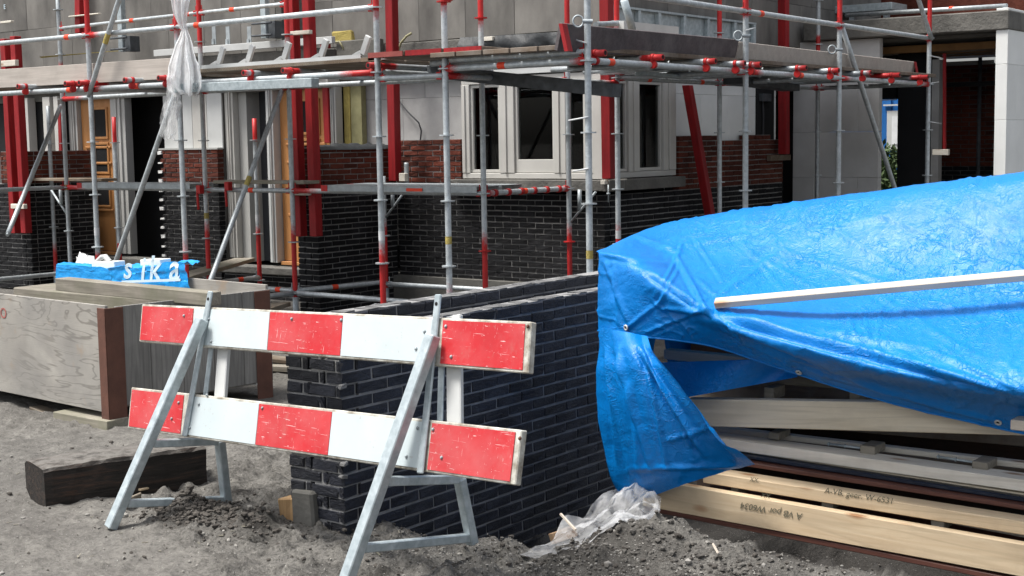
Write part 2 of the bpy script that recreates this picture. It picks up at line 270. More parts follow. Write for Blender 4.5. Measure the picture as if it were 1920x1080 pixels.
# ------------------------------------------------------------------ mesh and object helpers
MW={}
def link(name,me,mats=(),parent=None,world=None,kind=None):
    o=bpy.data.objects.new(name,me); COL.objects.link(o); world=world or Matrix.Identity(4)
    if me is not None and mats and not me.materials:
        for q in (mats if isinstance(mats,(list,tuple)) else [mats]): me.materials.append(q)
    if parent is not None:
        o.parent=parent; o.matrix_parent_inverse=MW[parent.name].inverted()
    o.matrix_basis=world; MW[o.name]=world
    if kind: o['kind']=kind
    return o
def tag(o,label,cat,group=None):
    o['label']=label; o['category']=cat
    if group: o['group']=group
    return o
def thing(name,label,cat,loc,group=None,kind=None):
    o=link(name,None,world=Matrix.Translation(Vector(loc))); tag(o,label,cat,group); o.empty_display_size=.1
    if kind: o['kind']=kind
    return o
class MB:
    def __init__(s): s.v=[]; s.f=[]; s.mi=[]; s.sm=[]; s.pa=[]
    def add(s,vs,fs,mi=0,sm=False,paint=None):
        b=len(s.v); s.v.extend([tuple(map(float,p)) for p in vs]); s.f.extend([tuple(i+b for i in f) for f in fs]); s.mi.extend([mi]*len(fs)); s.sm.extend([sm]*len(fs))
        s.pa.extend(paint if paint is not None else [0.0]*len(vs)); return s
    def obox(s,o,a,b,c,mi=0):   # corner + 3 edge vectors (right-handed a x b = c side)
        o,a,b,c=map(lambda q:np.array(q,float),(o,a,b,c))
        if np.dot(np.cross(a,b),c)<0: a,b=b,a
        vs=[o,o+a,o+a+b,o+b,o+c,o+a+c,o+a+b+c,o+b+c]
        return s.add(vs,[(3,2,1,0),(4,5,6,7),(0,1,5,4),(1,2,6,5),(2,3,7,6),(3,0,4,7)],mi)
    def box(s,lo,hi,mi=0):
        lo,hi=np.minimum(lo,hi).astype(float),np.maximum(lo,hi).astype(float); d=hi-lo
        return s.obox(lo,(d[0],0,0),(0,d[1],0),(0,0,d[2]),mi)
    def tube(s,p0,p1,r,n=12,ts=(0,1),paint=None,mi=0,cap=True,r1=None):
        p0=np.array(p0,float); p1=np.array(p1,float); d=p1-p0; L=np.linalg.norm(d); d=d/L
        a=np.cross(d,(0,0,1) if abs(d[2])<.9 else (1,0,0)); a/=np.linalg.norm(a); b=np.cross(d,a)
        vs=[];fs=[];pv=[]
        for k,t in enumerate(ts):
            rr=r if r1 is None else r+(r1-r)*t
            for i in range(n):
                an=2*math.pi*i/n; vs.append(p0+d*L*t+(a*math.cos(an)+b*math.sin(an))*rr); pv.append(paint[k] if paint else 0.0)
        for k in range(len(ts)-1):
            for i in range(n):
                j=(i+1)%n; fs.append((k*n+i,k*n+j,(k+1)*n+j,(k+1)*n+i))
        s.add(vs,fs,mi,True,pv)
        if cap:
            b0=len(s.v)-len(vs); s.f.append(tuple(b0+i for i in range(n))[::-1]); s.f.append(tuple(b0+(len(ts)-1)*n+i for i in range(n))); s.mi+= [mi,mi]; s.sm+=[False,False]
        return s
    def pipe(s,pts,r,n=8,mi=0):
        pts=[np.array(p,float) for p in pts]; vs=[];fs=[]; a=None
        for k,p in enumerate(pts):
            d=(pts[min(k+1,len(pts)-1)]-pts[max(k-1,0)]); d/=np.linalg.norm(d)
            if a is None: a=np.cross(d,(0,0,1) if abs(d[2])<.9 else (1,0,0))
            a=a-d*np.dot(a,d); a/=np.linalg.norm(a); b=np.cross(d,a)
            for i in range(n): an=2*math.pi*i/n; vs.append(p+(a*math.cos(an)+b*math.sin(an))*r)
        for k in range(len(pts)-1):
            for i in range(n): j=(i+1)%n; fs.append((k*n+i,k*n+j,(k+1)*n+j,(k+1)*n+i))
        s.add(vs,fs,mi,True); return s
    def grid(s,A,mi=0,sm=True,flip=False):
        h,w_,_=A.shape; vs=A.reshape(-1,3); fs=[]
        for i in range(h-1):
            for j in range(w_-1):
                q=(i*w_+j,i*w_+j+1,(i+1)*w_+j+1,(i+1)*w_+j); fs.append(q[::-1] if flip else q)
        return s.add(vs,fs,mi,sm)
    def build(s,name,mats,parent=None,bevel=0,seg=1,origin=None,kind=None,jit=0):
        me=bpy.data.meshes.new(name); A=np.array(s.v); c=(A.min(0)+A.max(0))/2 if origin is None else np.array(origin,float)
        if parent is None and origin is None: c[2]=A[:,2].min()
        B=A-c
        if jit: B=B+rng.uniform(-jit,jit,B.shape)
        me.from_pydata([tuple(p) for p in B],[],s.f); me.polygons.foreach_set('material_index',s.mi); me.polygons.foreach_set('use_smooth',s.sm)
        if any(s.pa):
            at=me.attributes.new('paint','FLOAT','POINT'); at.data.foreach_set('value',s.pa)
        if bevel:
            bm=bmesh.new(); bm.from_mesh(me); bmesh.ops.bevel(bm,geom=[e for e in bm.edges if len(e.link_faces)==2 and e.calc_face_angle()>.5],offset=bevel,segments=seg,affect='EDGES',clamp_overlap=True); bm.to_mesh(me); bm.free()
        return link(name,me,mats,parent,Matrix.Translation(Vector(c)),kind)
def beam(name,p0,p1,w,h,mat,parent=None,bevel=.003,back=None,jit=0,mats=None,sub=1):
    """timber whose front top edge runs p0 to p1; goes down h and back w"""
    p0=np.array(p0,float);p1=np.array(p1,float); d=p1-p0; L=np.linalg.norm(d); x=d/L
    y=np.array(back if back is not None else (0,1,0),float); y=y-x*np.dot(x,y); y/=np.linalg.norm(y); z=np.cross(x,y)
    if z[2]<0: z=-z; 
    c=(p0+p1)/2; M=Matrix.Identity(4)
    y2=np.cross(z,x)
    for i in range(3): M[i][0]=x[i];M[i][1]=y2[i];M[i][2]=z[i];M[i][3]=c[i]
    sg=1 if np.dot(y2,y)>0 else -1
    b=MB(); b.obox((-L/2,0,-h),(L,0,0),(0,sg*w,0),(0,0,h))
    me=bpy.data.meshes.new(name); A=np.array(b.v)
    if jit: A=A+rng.uniform(-jit,jit,A.shape)
    me.from_pydata([tuple(p) for p in A],[],b.f)
    if bevel:
        bm=bmesh.new(); bm.from_mesh(me); bmesh.ops.bevel(bm,geom=bm.edges[:],offset=bevel,segments=1,affect='EDGES',clamp_overlap=True); bm.to_mesh(me); bm.free()
    return link(name,me,mat,parent,M)
def copytree(o,world,label=None,name=None):
    c=o.copy(); COL.objects.link(c); c.matrix_basis=world; MW[c.name]=world
    if label: c['label']=label
    D=world@MW[o.name].inverted()
    for ch in o.children:
        k=ch.copy(); COL.objects.link(k); k.parent=c; k.matrix_parent_inverse=world.inverted(); k.matrix_basis=D@MW[ch.name]; MW[k.name]=k.matrix_basis.copy()
    return c
def press(t,A,off):
    M=MW[t.name]; Mi=M.inverted(); P=A.reshape(-1,3); bm=bmesh.new(); bm.from_mesh(t.data); bmesh.ops.triangulate(bm,faces=bm.faces[:]); bmesh.ops.subdivide_edges(bm,edges=[e for e in bm.edges if e.calc_length()>.03],cuts=1); bm.to_mesh(t.data); bm.free()
    for v in t.data.vertices:
        w_=np.array(M@v.co); d2=(P[:,0]-w_[0])**2+(P[:,2]-w_[2])**2; k=np.argsort(d2)[:4]; w_[1]=(P[k,1]/(d2[k]+1e-4)).sum()/(1/(d2[k]+1e-4)).sum()-off; v.co=Mi@Vector(w_)
def text_on(name,s,mat,parent,origin,xd,zd,size,ext=.0006,shear=0,bold=0):
    """flat print: text whose baseline runs along xd and letter height along zd"""
    cu=bpy.data.curves.new(name,'FONT'); cu.body=s; cu.size=size; cu.extrude=ext; cu.shear=shear; cu.resolution_u=3; cu.offset=bold
    t=bpy.data.objects.new(name,cu); COL.objects.link(t); dg=bpy.context.evaluated_depsgraph_get()
    me=bpy.data.meshes.new_from_object(t.evaluated_get(dg)); bpy.data.objects.remove(t)
    x=np.array(xd,float);x/=np.linalg.norm(x); z=np.array(zd,float); z=z-x*np.dot(x,z); z/=np.linalg.norm(z); y=np.cross(x,z); M=Matrix.Identity(4)
    for i in range(3): M[i][0]=x[i];M[i][1]=z[i];M[i][2]=y[i];M[i][3]=origin[i]
    me.materials.clear()
    return link(name,me,mat,parent,M)
# ------------------------------------------------------------------ ground
def sm(a,b,x): t=np.clip((np.asarray(x,float)-a)/(b-a),0,1); return t*t*(3-2*t)
def churn(x,y):
    e=.52+.48*sm(-.25,.35,fbm(x*1.1,y*1.3,3,141)+.75*np.exp(-((y+3.75)/.5)**2)*sm(.2,1.0,x)+.5*np.exp(-((x-.75)/.5)**2-((y+4.1)/.35)**2)+.35*np.exp(-((x+.1)/.8)**2-((y+3.6)/.4)**2)-.35*sm(.9,-.4,x+.5*(y+4.6)))
    return np.clip(e,0,1)
def gz(x,y,fine=True):
    x=np.asarray(x,float); y=np.asarray(y,float)
    g=lambda cx,cy,sx,sy,h: h*np.exp(-((x-cx)/sx)**2-((y-cy)/sy)**2)
    z=.03*fbm(x*.35,y*.35,2,5)*sm(8,2,np.abs(x)+np.abs(y)*0)
    z=z+g(2.62,-3.66,.27,.24,.15)+g(3.0,-3.55,.33,.24,.10)+g(3.5,-3.50,.40,.24,.075)+g(4.4,-3.5,.6,.25,.06)
    z=z+g(.95,-3.5,.22,.35,.09)+g(.95,-4.1,.4,.18,.045)+g(.52,-4.12,.18,.12,.06)+g(1.62,-3.90,.28,.10,.02)
    lip=-3.74+.13*sm(1.9,2.5,x)+.17*sm(2.6,3.0,x)+.06*vnoise(x*4,y*0,3)
    z=z-(.47+.40*sm(1.9,2.4,x))*sm(1.22,1.40,x)*sm(lip,lip+.30,y)*sm(-.4,-1.2,y)
    z=z+g(1.5,-3.1,.2,.5,.0)
    z=z-.05*sm(1,3,y)
    if fine:
        near=sm(9,4,np.hypot(x-1.5,y+4))
        ch=churn(x,y); z=z+near*(.035*fbm(x*2.6,y*2.6,3,11)*(.3+.7*ch)+.034*fbm(x*8,y*8,4,21)*ch*ch+.085*np.maximum(0,fbm(x*17,y*17,4,31)-.08)*ch**1.5+.006*fbm(x*30,y*30,3,51)*(.35+ch))
        z=z+near*.012*np.minimum(0,np.sin((y+.35*x)*26+3*fbm(x*1.5,y*1.5,2,88)))*sm(.4,-.6,x)*sm(-4.6,-5.0,y)
    return z
def axis(lo,hi,step,far):
    a=list(np.arange(lo,hi+1e-6,step)); s=step; v=hi
    R=[]
    while v<far: s*=1.22; v+=s; R.append(v)
    s=step; v=lo; Lf=[]
    while v>-far: s*=1.22; v-=s; Lf.append(v)
    return np.array(Lf[::-1]+a+R)
xs=axis(-2.2,4.4,.016,420); ys=axis(-5.9,-2.4,.016,420)
GX,GY=np.meshgrid(xs,ys); GZ=gz(GX,GY)
hum_shade=np.clip(.30*np.exp(-((GY+3.6)/.45)**2)*sm(.2,.9,GX)+.5*np.exp(-((GX-.9)/.5)**2-((GY+3.5)/.6)**2)+.45*np.exp(-((GX-.75)/.45)**2-((GY+4.2)/.22)**2)+.6*sm(-2.9,-1.5,GY)+.5*sm(.1,.5,fbm(GX*1.2,GY*1.6,3,77)),0,1)
chv=churn(GX,GY); hum_shade=np.clip(hum_shade*.75+.45*sm(.55,1,chv)*sm(-.05,.3,fbm(GX*3,GY*3,3,91))+1.8*sm(1.3,1.5,GX)*sm(-3.50,-3.28,GY)*sm(4.6,4.2,GX)*sm(-.6,-1.2,GY),0,1.3)  # last term darkens the trench under the stack, painting shade; rest is dark soil
hh,ww=GX.shape; me=bpy.data.meshes.new('ground'); nv=hh*ww
me.vertices.add(nv); me.vertices.foreach_set('co',np.stack([GX,GY,GZ],-1).astype(np.float32).ravel())
ii,jj=np.meshgrid(np.arange(hh-1),np.arange(ww-1),indexing='ij'); q=np.stack([ii*ww+jj,ii*ww+jj+1,(ii+1)*ww+jj+1,(ii+1)*ww+jj],-1).reshape(-1,4)
me.loops.add(q.size); me.loops.foreach_set('vertex_index',q.ravel().astype(np.int32)); me.polygons.add(len(q)); me.polygons.foreach_set('loop_start',np.arange(0,q.size,4,dtype=np.int32)); me.polygons.foreach_set('use_smooth',np.ones(len(q),bool)); me.update(calc_edges=True)
at=me.attributes.new('churn','FLOAT','POINT'); at.data.foreach_set('value',chv.astype(np.float32).ravel())
at=me.attributes.new('humus_shade','FLOAT','POINT'); at.data.foreach_set('value',hum_shade.astype(np.float32).ravel())
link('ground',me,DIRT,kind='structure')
def rocks(name,n,xr,yr,smin,smax,mat,dens=None,sink=.3):
    b=MB(); ico=[(0,0,1),(.89,0,.45),(.28,.85,.45),(-.72,.53,.45),(-.72,-.53,.45),(.28,-.85,.45),(.72,.53,-.45),(-.28,.85,-.45),(-.89,0,-.45),(-.28,-.85,-.45),(.72,-.53,-.45),(0,0,-1)]
    F=[(0,1,2),(0,2,3),(0,3,4),(0,4,5),(0,5,1),(1,6,2),(2,7,3),(3,8,4),(4,9,5),(5,10,1),(6,7,2),(7,8,3),(8,9,4),(9,10,5),(10,6,1),(11,7,6),(11,8,7),(11,9,8),(11,10,9),(11,6,10)]
    ico=np.array(ico); k=0
    while k<n:
        x=rng.uniform(*xr);y=rng.uniform(*yr)
        if dens is not None and rng.random()>dens(x,y): continue
        k+=1; s=smin*(smax/smin)**(rng.random()**2.2); sc=s*rng.uniform(.6,1.2,3)*np.array([1,1,.7]); a=rng.uniform(0,6.28); c_,s_=math.cos(a),math.sin(a)
        P=ico*(1+rng.uniform(-.25,.25,(12,1)))*sc; P=np.stack([P[:,0]*c_-P[:,1]*s_,P[:,0]*s_+P[:,1]*c_,P[:,2]],-1)+np.array([x,y,float(gz(x,y))+sc[2]*(1-2*sink)])
        b.add(P,F)
    return b.build(name,mat,kind='stuff')
rocks('pebbles',1500,(-1.6,4.2),(-5.7,-3.3),.002,.007,PEBB)
rocks('gravel',5200,(1.5,4.3),(-4.6,-3.35),.002,.0075,PEBB,lambda x,y: float(np.exp(-((y+3.85)/.3)**2)))
rocks('stones',260,(-1.6,4.2),(-5.6,-3.5),.006,.018,PEBB)
b=MB()
for k in range(170):
    x=rng.uniform(-1.4,3.6);y=rng.uniform(-5.3,-3.7);a=rng.uniform(0,6.28);L_=rng.uniform(.008,.035);w_=rng.uniform(.003,.007); z=float(gz(x,y))+.003; dx=V(math.cos(a),math.sin(a),rng.uniform(-.2,.3))*L_; dy=V(-math.sin(a),math.cos(a),0)*w_; b.obox(V(x,y,z),dx,dy,(0,0,.002))
b.build('wood_chips',PLGREY,kind='stuff')
rocks('peat_crumbs',1500,(.25,1.15),(-4.35,-3.85),.004,.020,CLOD,lambda x,y: float(np.exp(-((x-.62)/.28)**2-((y+4.12)/.13)**2)))
rocks('mound_lumps',1100,(1.6,4.2),(-4.3,-3.4),.005,.018,LUMP,lambda x,y: float(np.exp(-((y+3.78)/.2)**2))*float(sm(1.9,2.5,x)))
rocks('soil_clods',3200,(-1.4,4.2),(-5.5,-3.2),.003,.014,CLOD,lambda x,y: .05+.95*float(churn(x,y))**2*min(1,float(np.exp(-((y+3.8)/.35)**2))*float(sm(.2,1,x))+.8*float(np.exp(-((x-.7)/.35)**2-((y+4.1)/.22)**2))))

# ------------------------------------------------------------------ brick walls
_bm={}
def brickmesh(mat,L,H=.0455,D=.09):
    k=(mat.name,round(L,3)); 
    if k not in _bm:
        _bm[k]=[]
        for v in range(6 if L>.15 else 4):
            c=.0035; x=L/2; h=H/2; r=lambda s: rng.uniform(-s,s)
            vs=[(-x,c,-h),(x,c,-h),(x,c,h),(-x,c,h),(-x,D,-h),(x,D,-h),(x,D,h),(-x,D,h),(-x+c,0,-h+c),(x-c,0,-h+c),(x-c,0,h-c),(-x+c,0,h-c),(r(.04),-.001,-h+c),(r(.04),-.001,h-c)]
            vs=[(a+r(.003),b_+(r(.0045) if i>7 else r(.0015)),e+r(.003)) for i,(a,b_,e) in enumerate(vs)]
            fs=[(8,12,13,11),(12,9,10,13),(0,1,9,12,8),(1,2,10,9),(2,3,11,13,10),(3,0,8,11),(0,4,5,1),(1,5,6,2),(2,6,7,3),(3,7,4,0)]
            me=bpy.data.meshes.new('brick'); me.from_pydata(vs,[],fs); me.materials.append(mat); _bm[k].append(me)
    return random.choice(_bm[k])
CO=.0555
def wallbricks(root,runs,limit=300,mort=MORT,recess=.007,mdepth=.1,maxd=.004):
    """runs: list of (p0,dir,z0,rows,spans(row)->[(s0,s1)],matfn(row,s)); outward side is the right hand of dir"""
    items=[]; mb=MB()
    for p0,dv,z0,rows,spans,matfn in runs:
        dv=np.array([dv[0],dv[1],0.0]); dv/=np.linalg.norm(dv); inn=np.array([-dv[1],dv[0],0.0]); p0=np.array([p0[0],p0[1],0.0])
        for r in range(rows):
            z=z0+r*CO
            for s0,s1 in spans(r):
                mb.obox(p0+dv*(s0+.014)+inn*recess+V(0,0,z),dv*(s1-s0-.028),inn*mdepth,(0,0,CO))
                s=s0; first=True
                off=(0.1 if r%2 else 0.0)
                # boundaries on a half-brick lattice with occasional half bricks
                cuts=[s0]; k=math.floor((s0-off)/.2)+1
                while off+k*.2<s1-.03:
                    if off+k*.2>s0+.03: cuts.append(off+k*.2)
                    k+=1
                cuts.append(s1)
                for a,b in zip(cuts[:-1],cuts[1:]):
                    c=p0+dv*((a+b)/2+rng.uniform(-.0015,.0015))+inn*rng.uniform(-maxd*.6,maxd*.4)+V(0,0,z+CO/2+rng.uniform(-.0012,.0012)); Lb=round((b-a-.010)/.01)*.01
                    if Lb<.02: continue
                    items.append((float(np.dot(c-CAM,fw)),c,dv,inn,matfn(r,(a+b)/2),max(.02,Lb),(a+b)/2,r))
    mb.build('mortar',mort,root)
    items.sort(key=lambda i:i[0])
    M3=lambda dv,inn,c: Matrix(((dv[0],inn[0],0,c[0]),(dv[1],inn[1],0,c[1]),(0,0,1,c[2]),(0,0,0,1)))
    rot=lambda: Matrix.Rotation(rng.uniform(-.008,.008),4,'Y')
    for it in items[:limit]:
        link('brick',brickmesh(it[4],it[5]),(),root,M3(it[2],it[3],it[1])@rot())
    rest={}
    for it in items[limit:]: rest.setdefault(it[4].name,[]).append(it)
    if rest:
        b=MB(); ml=[]
        for mi,(mn,L_) in enumerate(rest.items()):
            ml.append(bpy.data.materials[mn])
            for it in L_:
                me=brickmesh(it[4],it[5]); Mx=M3(it[2],it[3],it[1]); b.add([tuple(Mx@v.co) for v in me.vertices],[tuple(p.vertices) for p in me.polygons],mi)
        b.build('brick_courses',ml,root,kind='stuff')
# free-standing garden wall in the foreground
WX,WY,WT=1.345,-3.96,.885
ZB=WT-24*CO
gw=thing('brick_wall','low black brick garden wall in the foreground behind the striped barrier board','wall',(WX,WY,ZB))
endr=[]; 
wallbricks(gw,[((WX,WY),(0,1),ZB,24,lambda r:[((0.1 if r%2 else 0.0),2.3)],lambda r,s:BRB),
  ((WX-.335,WY),(1,0),ZB,24,lambda r:[(0,.14),(.14,.335)] if r%2 else [(0,.235)],lambda r,s:BRB),
  ((WX-.20,WY+.2),(0,1),WT-4*CO,5,lambda r:[(0,2.3)],lambda r,s:BRB)],limit=300,recess=.006,mort=MORTG)
b=MB(); b.box((WX-.29,WY+.1,ZB),(WX-.10,WY+2.3,WT-.02)); b.build('wall_core',MORTD,gw)
b=MB()   # trowelled mortar on top of both leaves
for k in range(30):
    y=WY+.02+k*.076; b.obox((WX-.085,y,WT-.012),(.078,0,0),(0,.073,0),(0,0,.010+.008*rng.random()))
    if k>2: b.obox((WX-.29,y,WT+CO-.012),(.085,0,0),(0,.073,0),(0,0,.010+.006*rng.random()))
b.build('mortar_bed',simple('light_mortar_bed',(.16,.16,.16),(.08,.08,.08),16,.95,0,.9,50,rnd=0,bd=.01),gw,jit=.004)
b=MB()
for r in range(8,23):
    if rng.random()<.55: continue
    c=V(WX-.016-.01*rng.random(),WY-.006,ZB+r*CO+CO-.016); b.obox(c,(.028,0,0),(0,.03,0),(0,0,.016+.016*rng.random()))
b.build('mortar_smear',MORTG,gw,jit=.009,bevel=.004)

# ------------------------------------------------------------------ house shell
house=thing('unfinished_house','unfinished terraced houses with dark brick fronts behind the scaffolding','house',(-5,5,0))
def hbox(name,lo,hi,mat,bevel=0,**k):
    b=MB(); b.box(lo,hi); return b.build(name,mat,house,bevel=bevel,**k)
# ground-floor slab, floors, dark interior
hbox('floor_slab',(-14,2.86,.0),(-1.9,9.5,.30),CONCD)
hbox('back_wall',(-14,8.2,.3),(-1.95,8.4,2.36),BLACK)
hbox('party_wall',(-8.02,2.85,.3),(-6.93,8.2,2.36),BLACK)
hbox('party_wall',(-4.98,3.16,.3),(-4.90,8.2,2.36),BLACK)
hbox('upper_floor',(-14,3.0,2.37),(-1.93,9.5,2.74),CONCD)
hbox('roof_slab',(-14,2.7,5.2),(-1.5,9.5,5.4),CONCD)  # unseen slab above the walls, added to block light
# concrete rim of the upper floor
hbox('floor_edge',(-14,2.66,2.42),(-5.2,2.99,2.72),CONC,.01)
hbox('floor_edge',(-5.19,2.97,2.36),(-1.805,3.0,2.735),CONC,.008)
hbox('floor_edge',(-1.925,3.003,2.36),(-1.80,7.25,2.735),CONC,.008)
# inner leaf of sand-lime blocks, course by course
def blocks(p0,dv,inn,L,z0,rows,bl,bh,mat,thick=.1,name='block',par=None,skip=None,off=.5,jn=.0022):
    p0=V(*p0);dv=V(*dv);inn=V(*inn)
    for r in range(rows):
        s=-((r%2)*bl*off)
        while s<L-.01:
            a=max(0,s);e=min(L,s+bl); s+=bl
            if e-a<.03 or (skip and skip((a+e)/2,r)): continue
            b=MB(); b.obox(p0+dv*(a+jn/2)+inn*rng.uniform(0,.003)+V(0,0,z0+r*bh+jn/2),dv*(e-a-jn),inn*thick,(0,0,bh-jn)); b.build(name,mat,par or house,bevel=.003)
blocks((-5.0,3.05,.3),(1,0,0),(0,1,0),1.47,.3,4,.62,.52,BLOCK)
blocks((-1.90,4.42,.3),(0,1,0),(-1,0,0),2.4,.3,4,.62,.52,BLOCKW)
blocks((-6.0,3.06,0),(1,0,0),(0,1,0),4.15,2.75,5,.62,.5,BLOCKG)
blocks((-1.87,3.06,0),(0,1,0),(-1,0,0),9,2.75,5,.62,.5,BLOCKG)
blocks((-14,2.80,0),(1,0,0),(0,1,0),8.0,2.73,5,.62,.5,BLOCKG)
hbox('block_wall',(-14,2.81,2.3),(-5.2,2.98,2.42),CONCD)
hbox('upper_reveal',(-5.99,2.80,2.73),(-5.9,3.06,5.2),CONCD)
# wall piece between the two front doors: boards above the brick
for k in range(4):
    a=-7.93+.257*k; hbox('wall_panel',(a,2.78,1.66),(a+.252,2.80,2.30),WHITE if k!=2 else FRAME,.002)
hbox('wall_core',(-7.94,2.802,.3),(-6.91,2.85,2.36),CONCD)
hbox('wall_capping',(-7.95,2.69,1.655),(-6.9,2.78,1.675),FRAMEG)
# doors with frames
def door(x0,x1,y,z0,z1,mat,panels=True):
    b=MB(); b.box((x0,y+.03,z0),(x1,y+.07,z1)); d=b.build('front_door',mat,house,bevel=.003)
    if panels:
        w_=x1-x0; cx=(x0+x1)/2+.10*w_
        for zz in(z1-.34,z0+1.17,z0+.75):
            b=MB(); a,c,e,f=cx-.115,cx+.115,zz-.17,zz+.17
            b.box((a-.03,y+.012,e-.03),(c+.03,y+.032,e));b.box((a-.03,y+.012,f),(c+.03,y+.032,f+.03));b.box((a-.03,y+.012,e),(a,y+.032,f));b.box((c,y+.012,e),(c+.03,y+.032,f)); b.build('window_trim',mat,d,bevel=.004)
            b=MB(); b.box((a,y+.022,e),(c,y+.034,f)); b.build('door_window',BLACK,d)
        for zz in(z1-.66,z1-.86,z0+.50):
            b=MB(); b.box((x0+.12*w_,y+.012,zz),(x1-.12*w_,y+.034,zz+.035)); b.build('moulding',mat,d,bevel=.008)
    b=MB(); b.box((x0,y-.03,z0-.045),(x1,y+.03,z0-.005)); b.build('sill_board',mat,d,bevel=.004)
    return d
def post(x0,x1,y0,y1,z0,z1,mat):
    b=MB(); b.box((x0,y0,z0),(x1,y1,z1)); w_=x1-x0
    b.box((x0+w_*.30,y0-.012,z0+.002),(x0+w_*.46,y0-.001,z1-.002)); b.box((x0+w_*.66,y0-.022,z0+.002),(x0+w_*.76,y0-.001,z1-.002)); return b.build('door_frame',mat,house,bevel=.003)
door(-9.68,-9.02,2.87,.39,2.34,DOOR); door(-6.08,-5.27,2.87,.39,2.34,DOOR)
post(-9.86,-9.69,2.84,2.95,.37,2.36,FRAMEG); post(-9.01,-8.73,2.84,2.95,.37,2.36,FRAMEG)
post(-6.9,-6.76,2.82,2.95,.40,2.36,FRAME); post(-6.20,-6.09,2.80,2.95,.37,2.36,WHITE); post(-5.26,-5.16,2.84,2.95,.37,2.36,FRAMEG)
hbox('door_reveal',(-6.75,2.9,.35),(-6.62,3.2,2.36),FRAMEG)
hbox('dark_doorway_fill',(-7.3,3.1,.35),(-6.10,3.14,2.36),DGREY); hbox('dark_doorway_fill',(-9.9,3.3,.3),(-8.03,3.34,2.36),BLACK); hbox('hall_floor',(-9.0,2.9,.302),(-8.03,3.3,.31),BLACK)  # grey leaf is a door; black panel and floor paint the left opening's darkness
hbox('lintel',(-9.9,2.80,2.345),(-8.03,2.95,2.418),WHITE,.003); hbox('lintel',(-6.92,2.72,2.345),(-5.15,2.95,2.418),FRAME,.003)
hbox('threshold',(-6.9,2.66,.245),(-4.85,2.9,.33),CONC,.012,jit=.006); hbox('threshold',(-9.9,2.66,.22),(-7.95,2.9,.34),CONCD,.01)
hbox('insulation',(-5.15,2.96,.35),(-5.06,3.05,2.36),YEL); hbox('insulation',(-5.055,2.97,.35),(-4.90,3.045,2.36),INS)
# left-hand window frames far left
for a,c in((-10.72,-10.52),(-10.2,-10.05),(-9.97,-9.88)):
    hbox('window_frame',(a,2.70,1.28),(c,2.82,2.35),FRAME,.003)
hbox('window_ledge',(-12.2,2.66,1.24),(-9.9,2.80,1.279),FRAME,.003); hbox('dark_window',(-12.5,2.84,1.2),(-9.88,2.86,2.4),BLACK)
# corner window, two faces
def window(name,fix,ax,spans,z0,z1,outward,depth=.11):
    """frame in plane `fix` of axis; spans: list of (a,b,kind) along the other axis"""
    def bx(mb,a,c,o0,o1,e,f):
        if ax=='Y': mb.box((a,fix+min(o0,o1),e),(c,fix+max(o0,o1),f))
        else: mb.box((fix-max(o0,o1),a,e),(fix-min(o0,o1),c,f))
    A=spans[0][0];B=spans[-1][1]
    b=MB(); bx(b,A,B,0,depth,z0,z0+.055); wf=b.build('window',FRAME,house,bevel=.004)
    b=MB(); bx(b,A,B,0,depth,z1-.07,z1); b.build('head_rail',FRAME,wf,bevel=.004)
    for a,c,k in spans:
        if k=='m':
            b=MB(); bx(b,a,c,-.004,depth+.002,z0+.0565,z1-.0715); w_=c-a; bx(b,a+w_*.38,a+w_*.52,-.018,-.0045,z0+.06,z1-.075); b.build('mullion',FRAME,wf,bevel=.003)
        else:
            t=.05 if k=='s' else .03; lift=.10 if k=='d' else .0
            b=MB(); e,f=z0+.06,z1-.075; bx(b,a+.002,c-.002,.02,.075,e,e+t+lift); bx(b,a+.002,c-.002,.02,.075,f-t,f); bx(b,a+.002,a+t,.02,.075,e+t+lift+.001,f-t-.001); bx(b,c-t,c-.002,.02,.075,e+t+lift+.001,f-t-.001); b.build('sash',FRAME,wf,bevel=.003)
            b=MB(); bx(b,a+t,c-t,.045,.051,e+t+lift,f-t); b.build('pane',GLASS,wf)
    return wf
window('w',2.945,'Y',[(-3.50,-3.40,'m'),(-3.40,-3.02,'n'),(-3.02,-2.84,'m'),(-2.84,-2.36,'d'),(-2.36,-2.22,'m'),(-2.22,-2.0,'n'),(-2.0,-1.90,'m')],1.325,2.34,-1)
window('w',-1.79,'X',[(2.94,3.10,'m'),(3.10,3.40,'n'),(3.40,3.60,'m'),(3.60,4.06,'n'),(4.06,4.31,'m')],1.325,2.34,1)
hbox('corner_post',(-1.898,2.935,1.327),(-1.783,2.938+.001,2.338),FRAME); 
hbox('window_sill',(-3.6,2.83,1.215),(-1.72,3.1,1.318),CONC,.006); hbox('window_sill',(-1.9,3.101,1.212),(-1.64,4.25,1.317),CONC,.006); hbox('window_sill',(-1.719,2.82,1.213),(-1.64,3.1005,1.316),CONC,.006)
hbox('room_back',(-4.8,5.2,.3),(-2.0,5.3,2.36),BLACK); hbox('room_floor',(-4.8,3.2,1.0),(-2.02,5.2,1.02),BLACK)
hbox('cavity_strip',(-1.93,4.315,.3),(-1.86,4.42,2.36),BLACK); hbox('cavity_strip',(-1.915,6.3,1.2),(-1.885,6.74,2.3),BLACK)
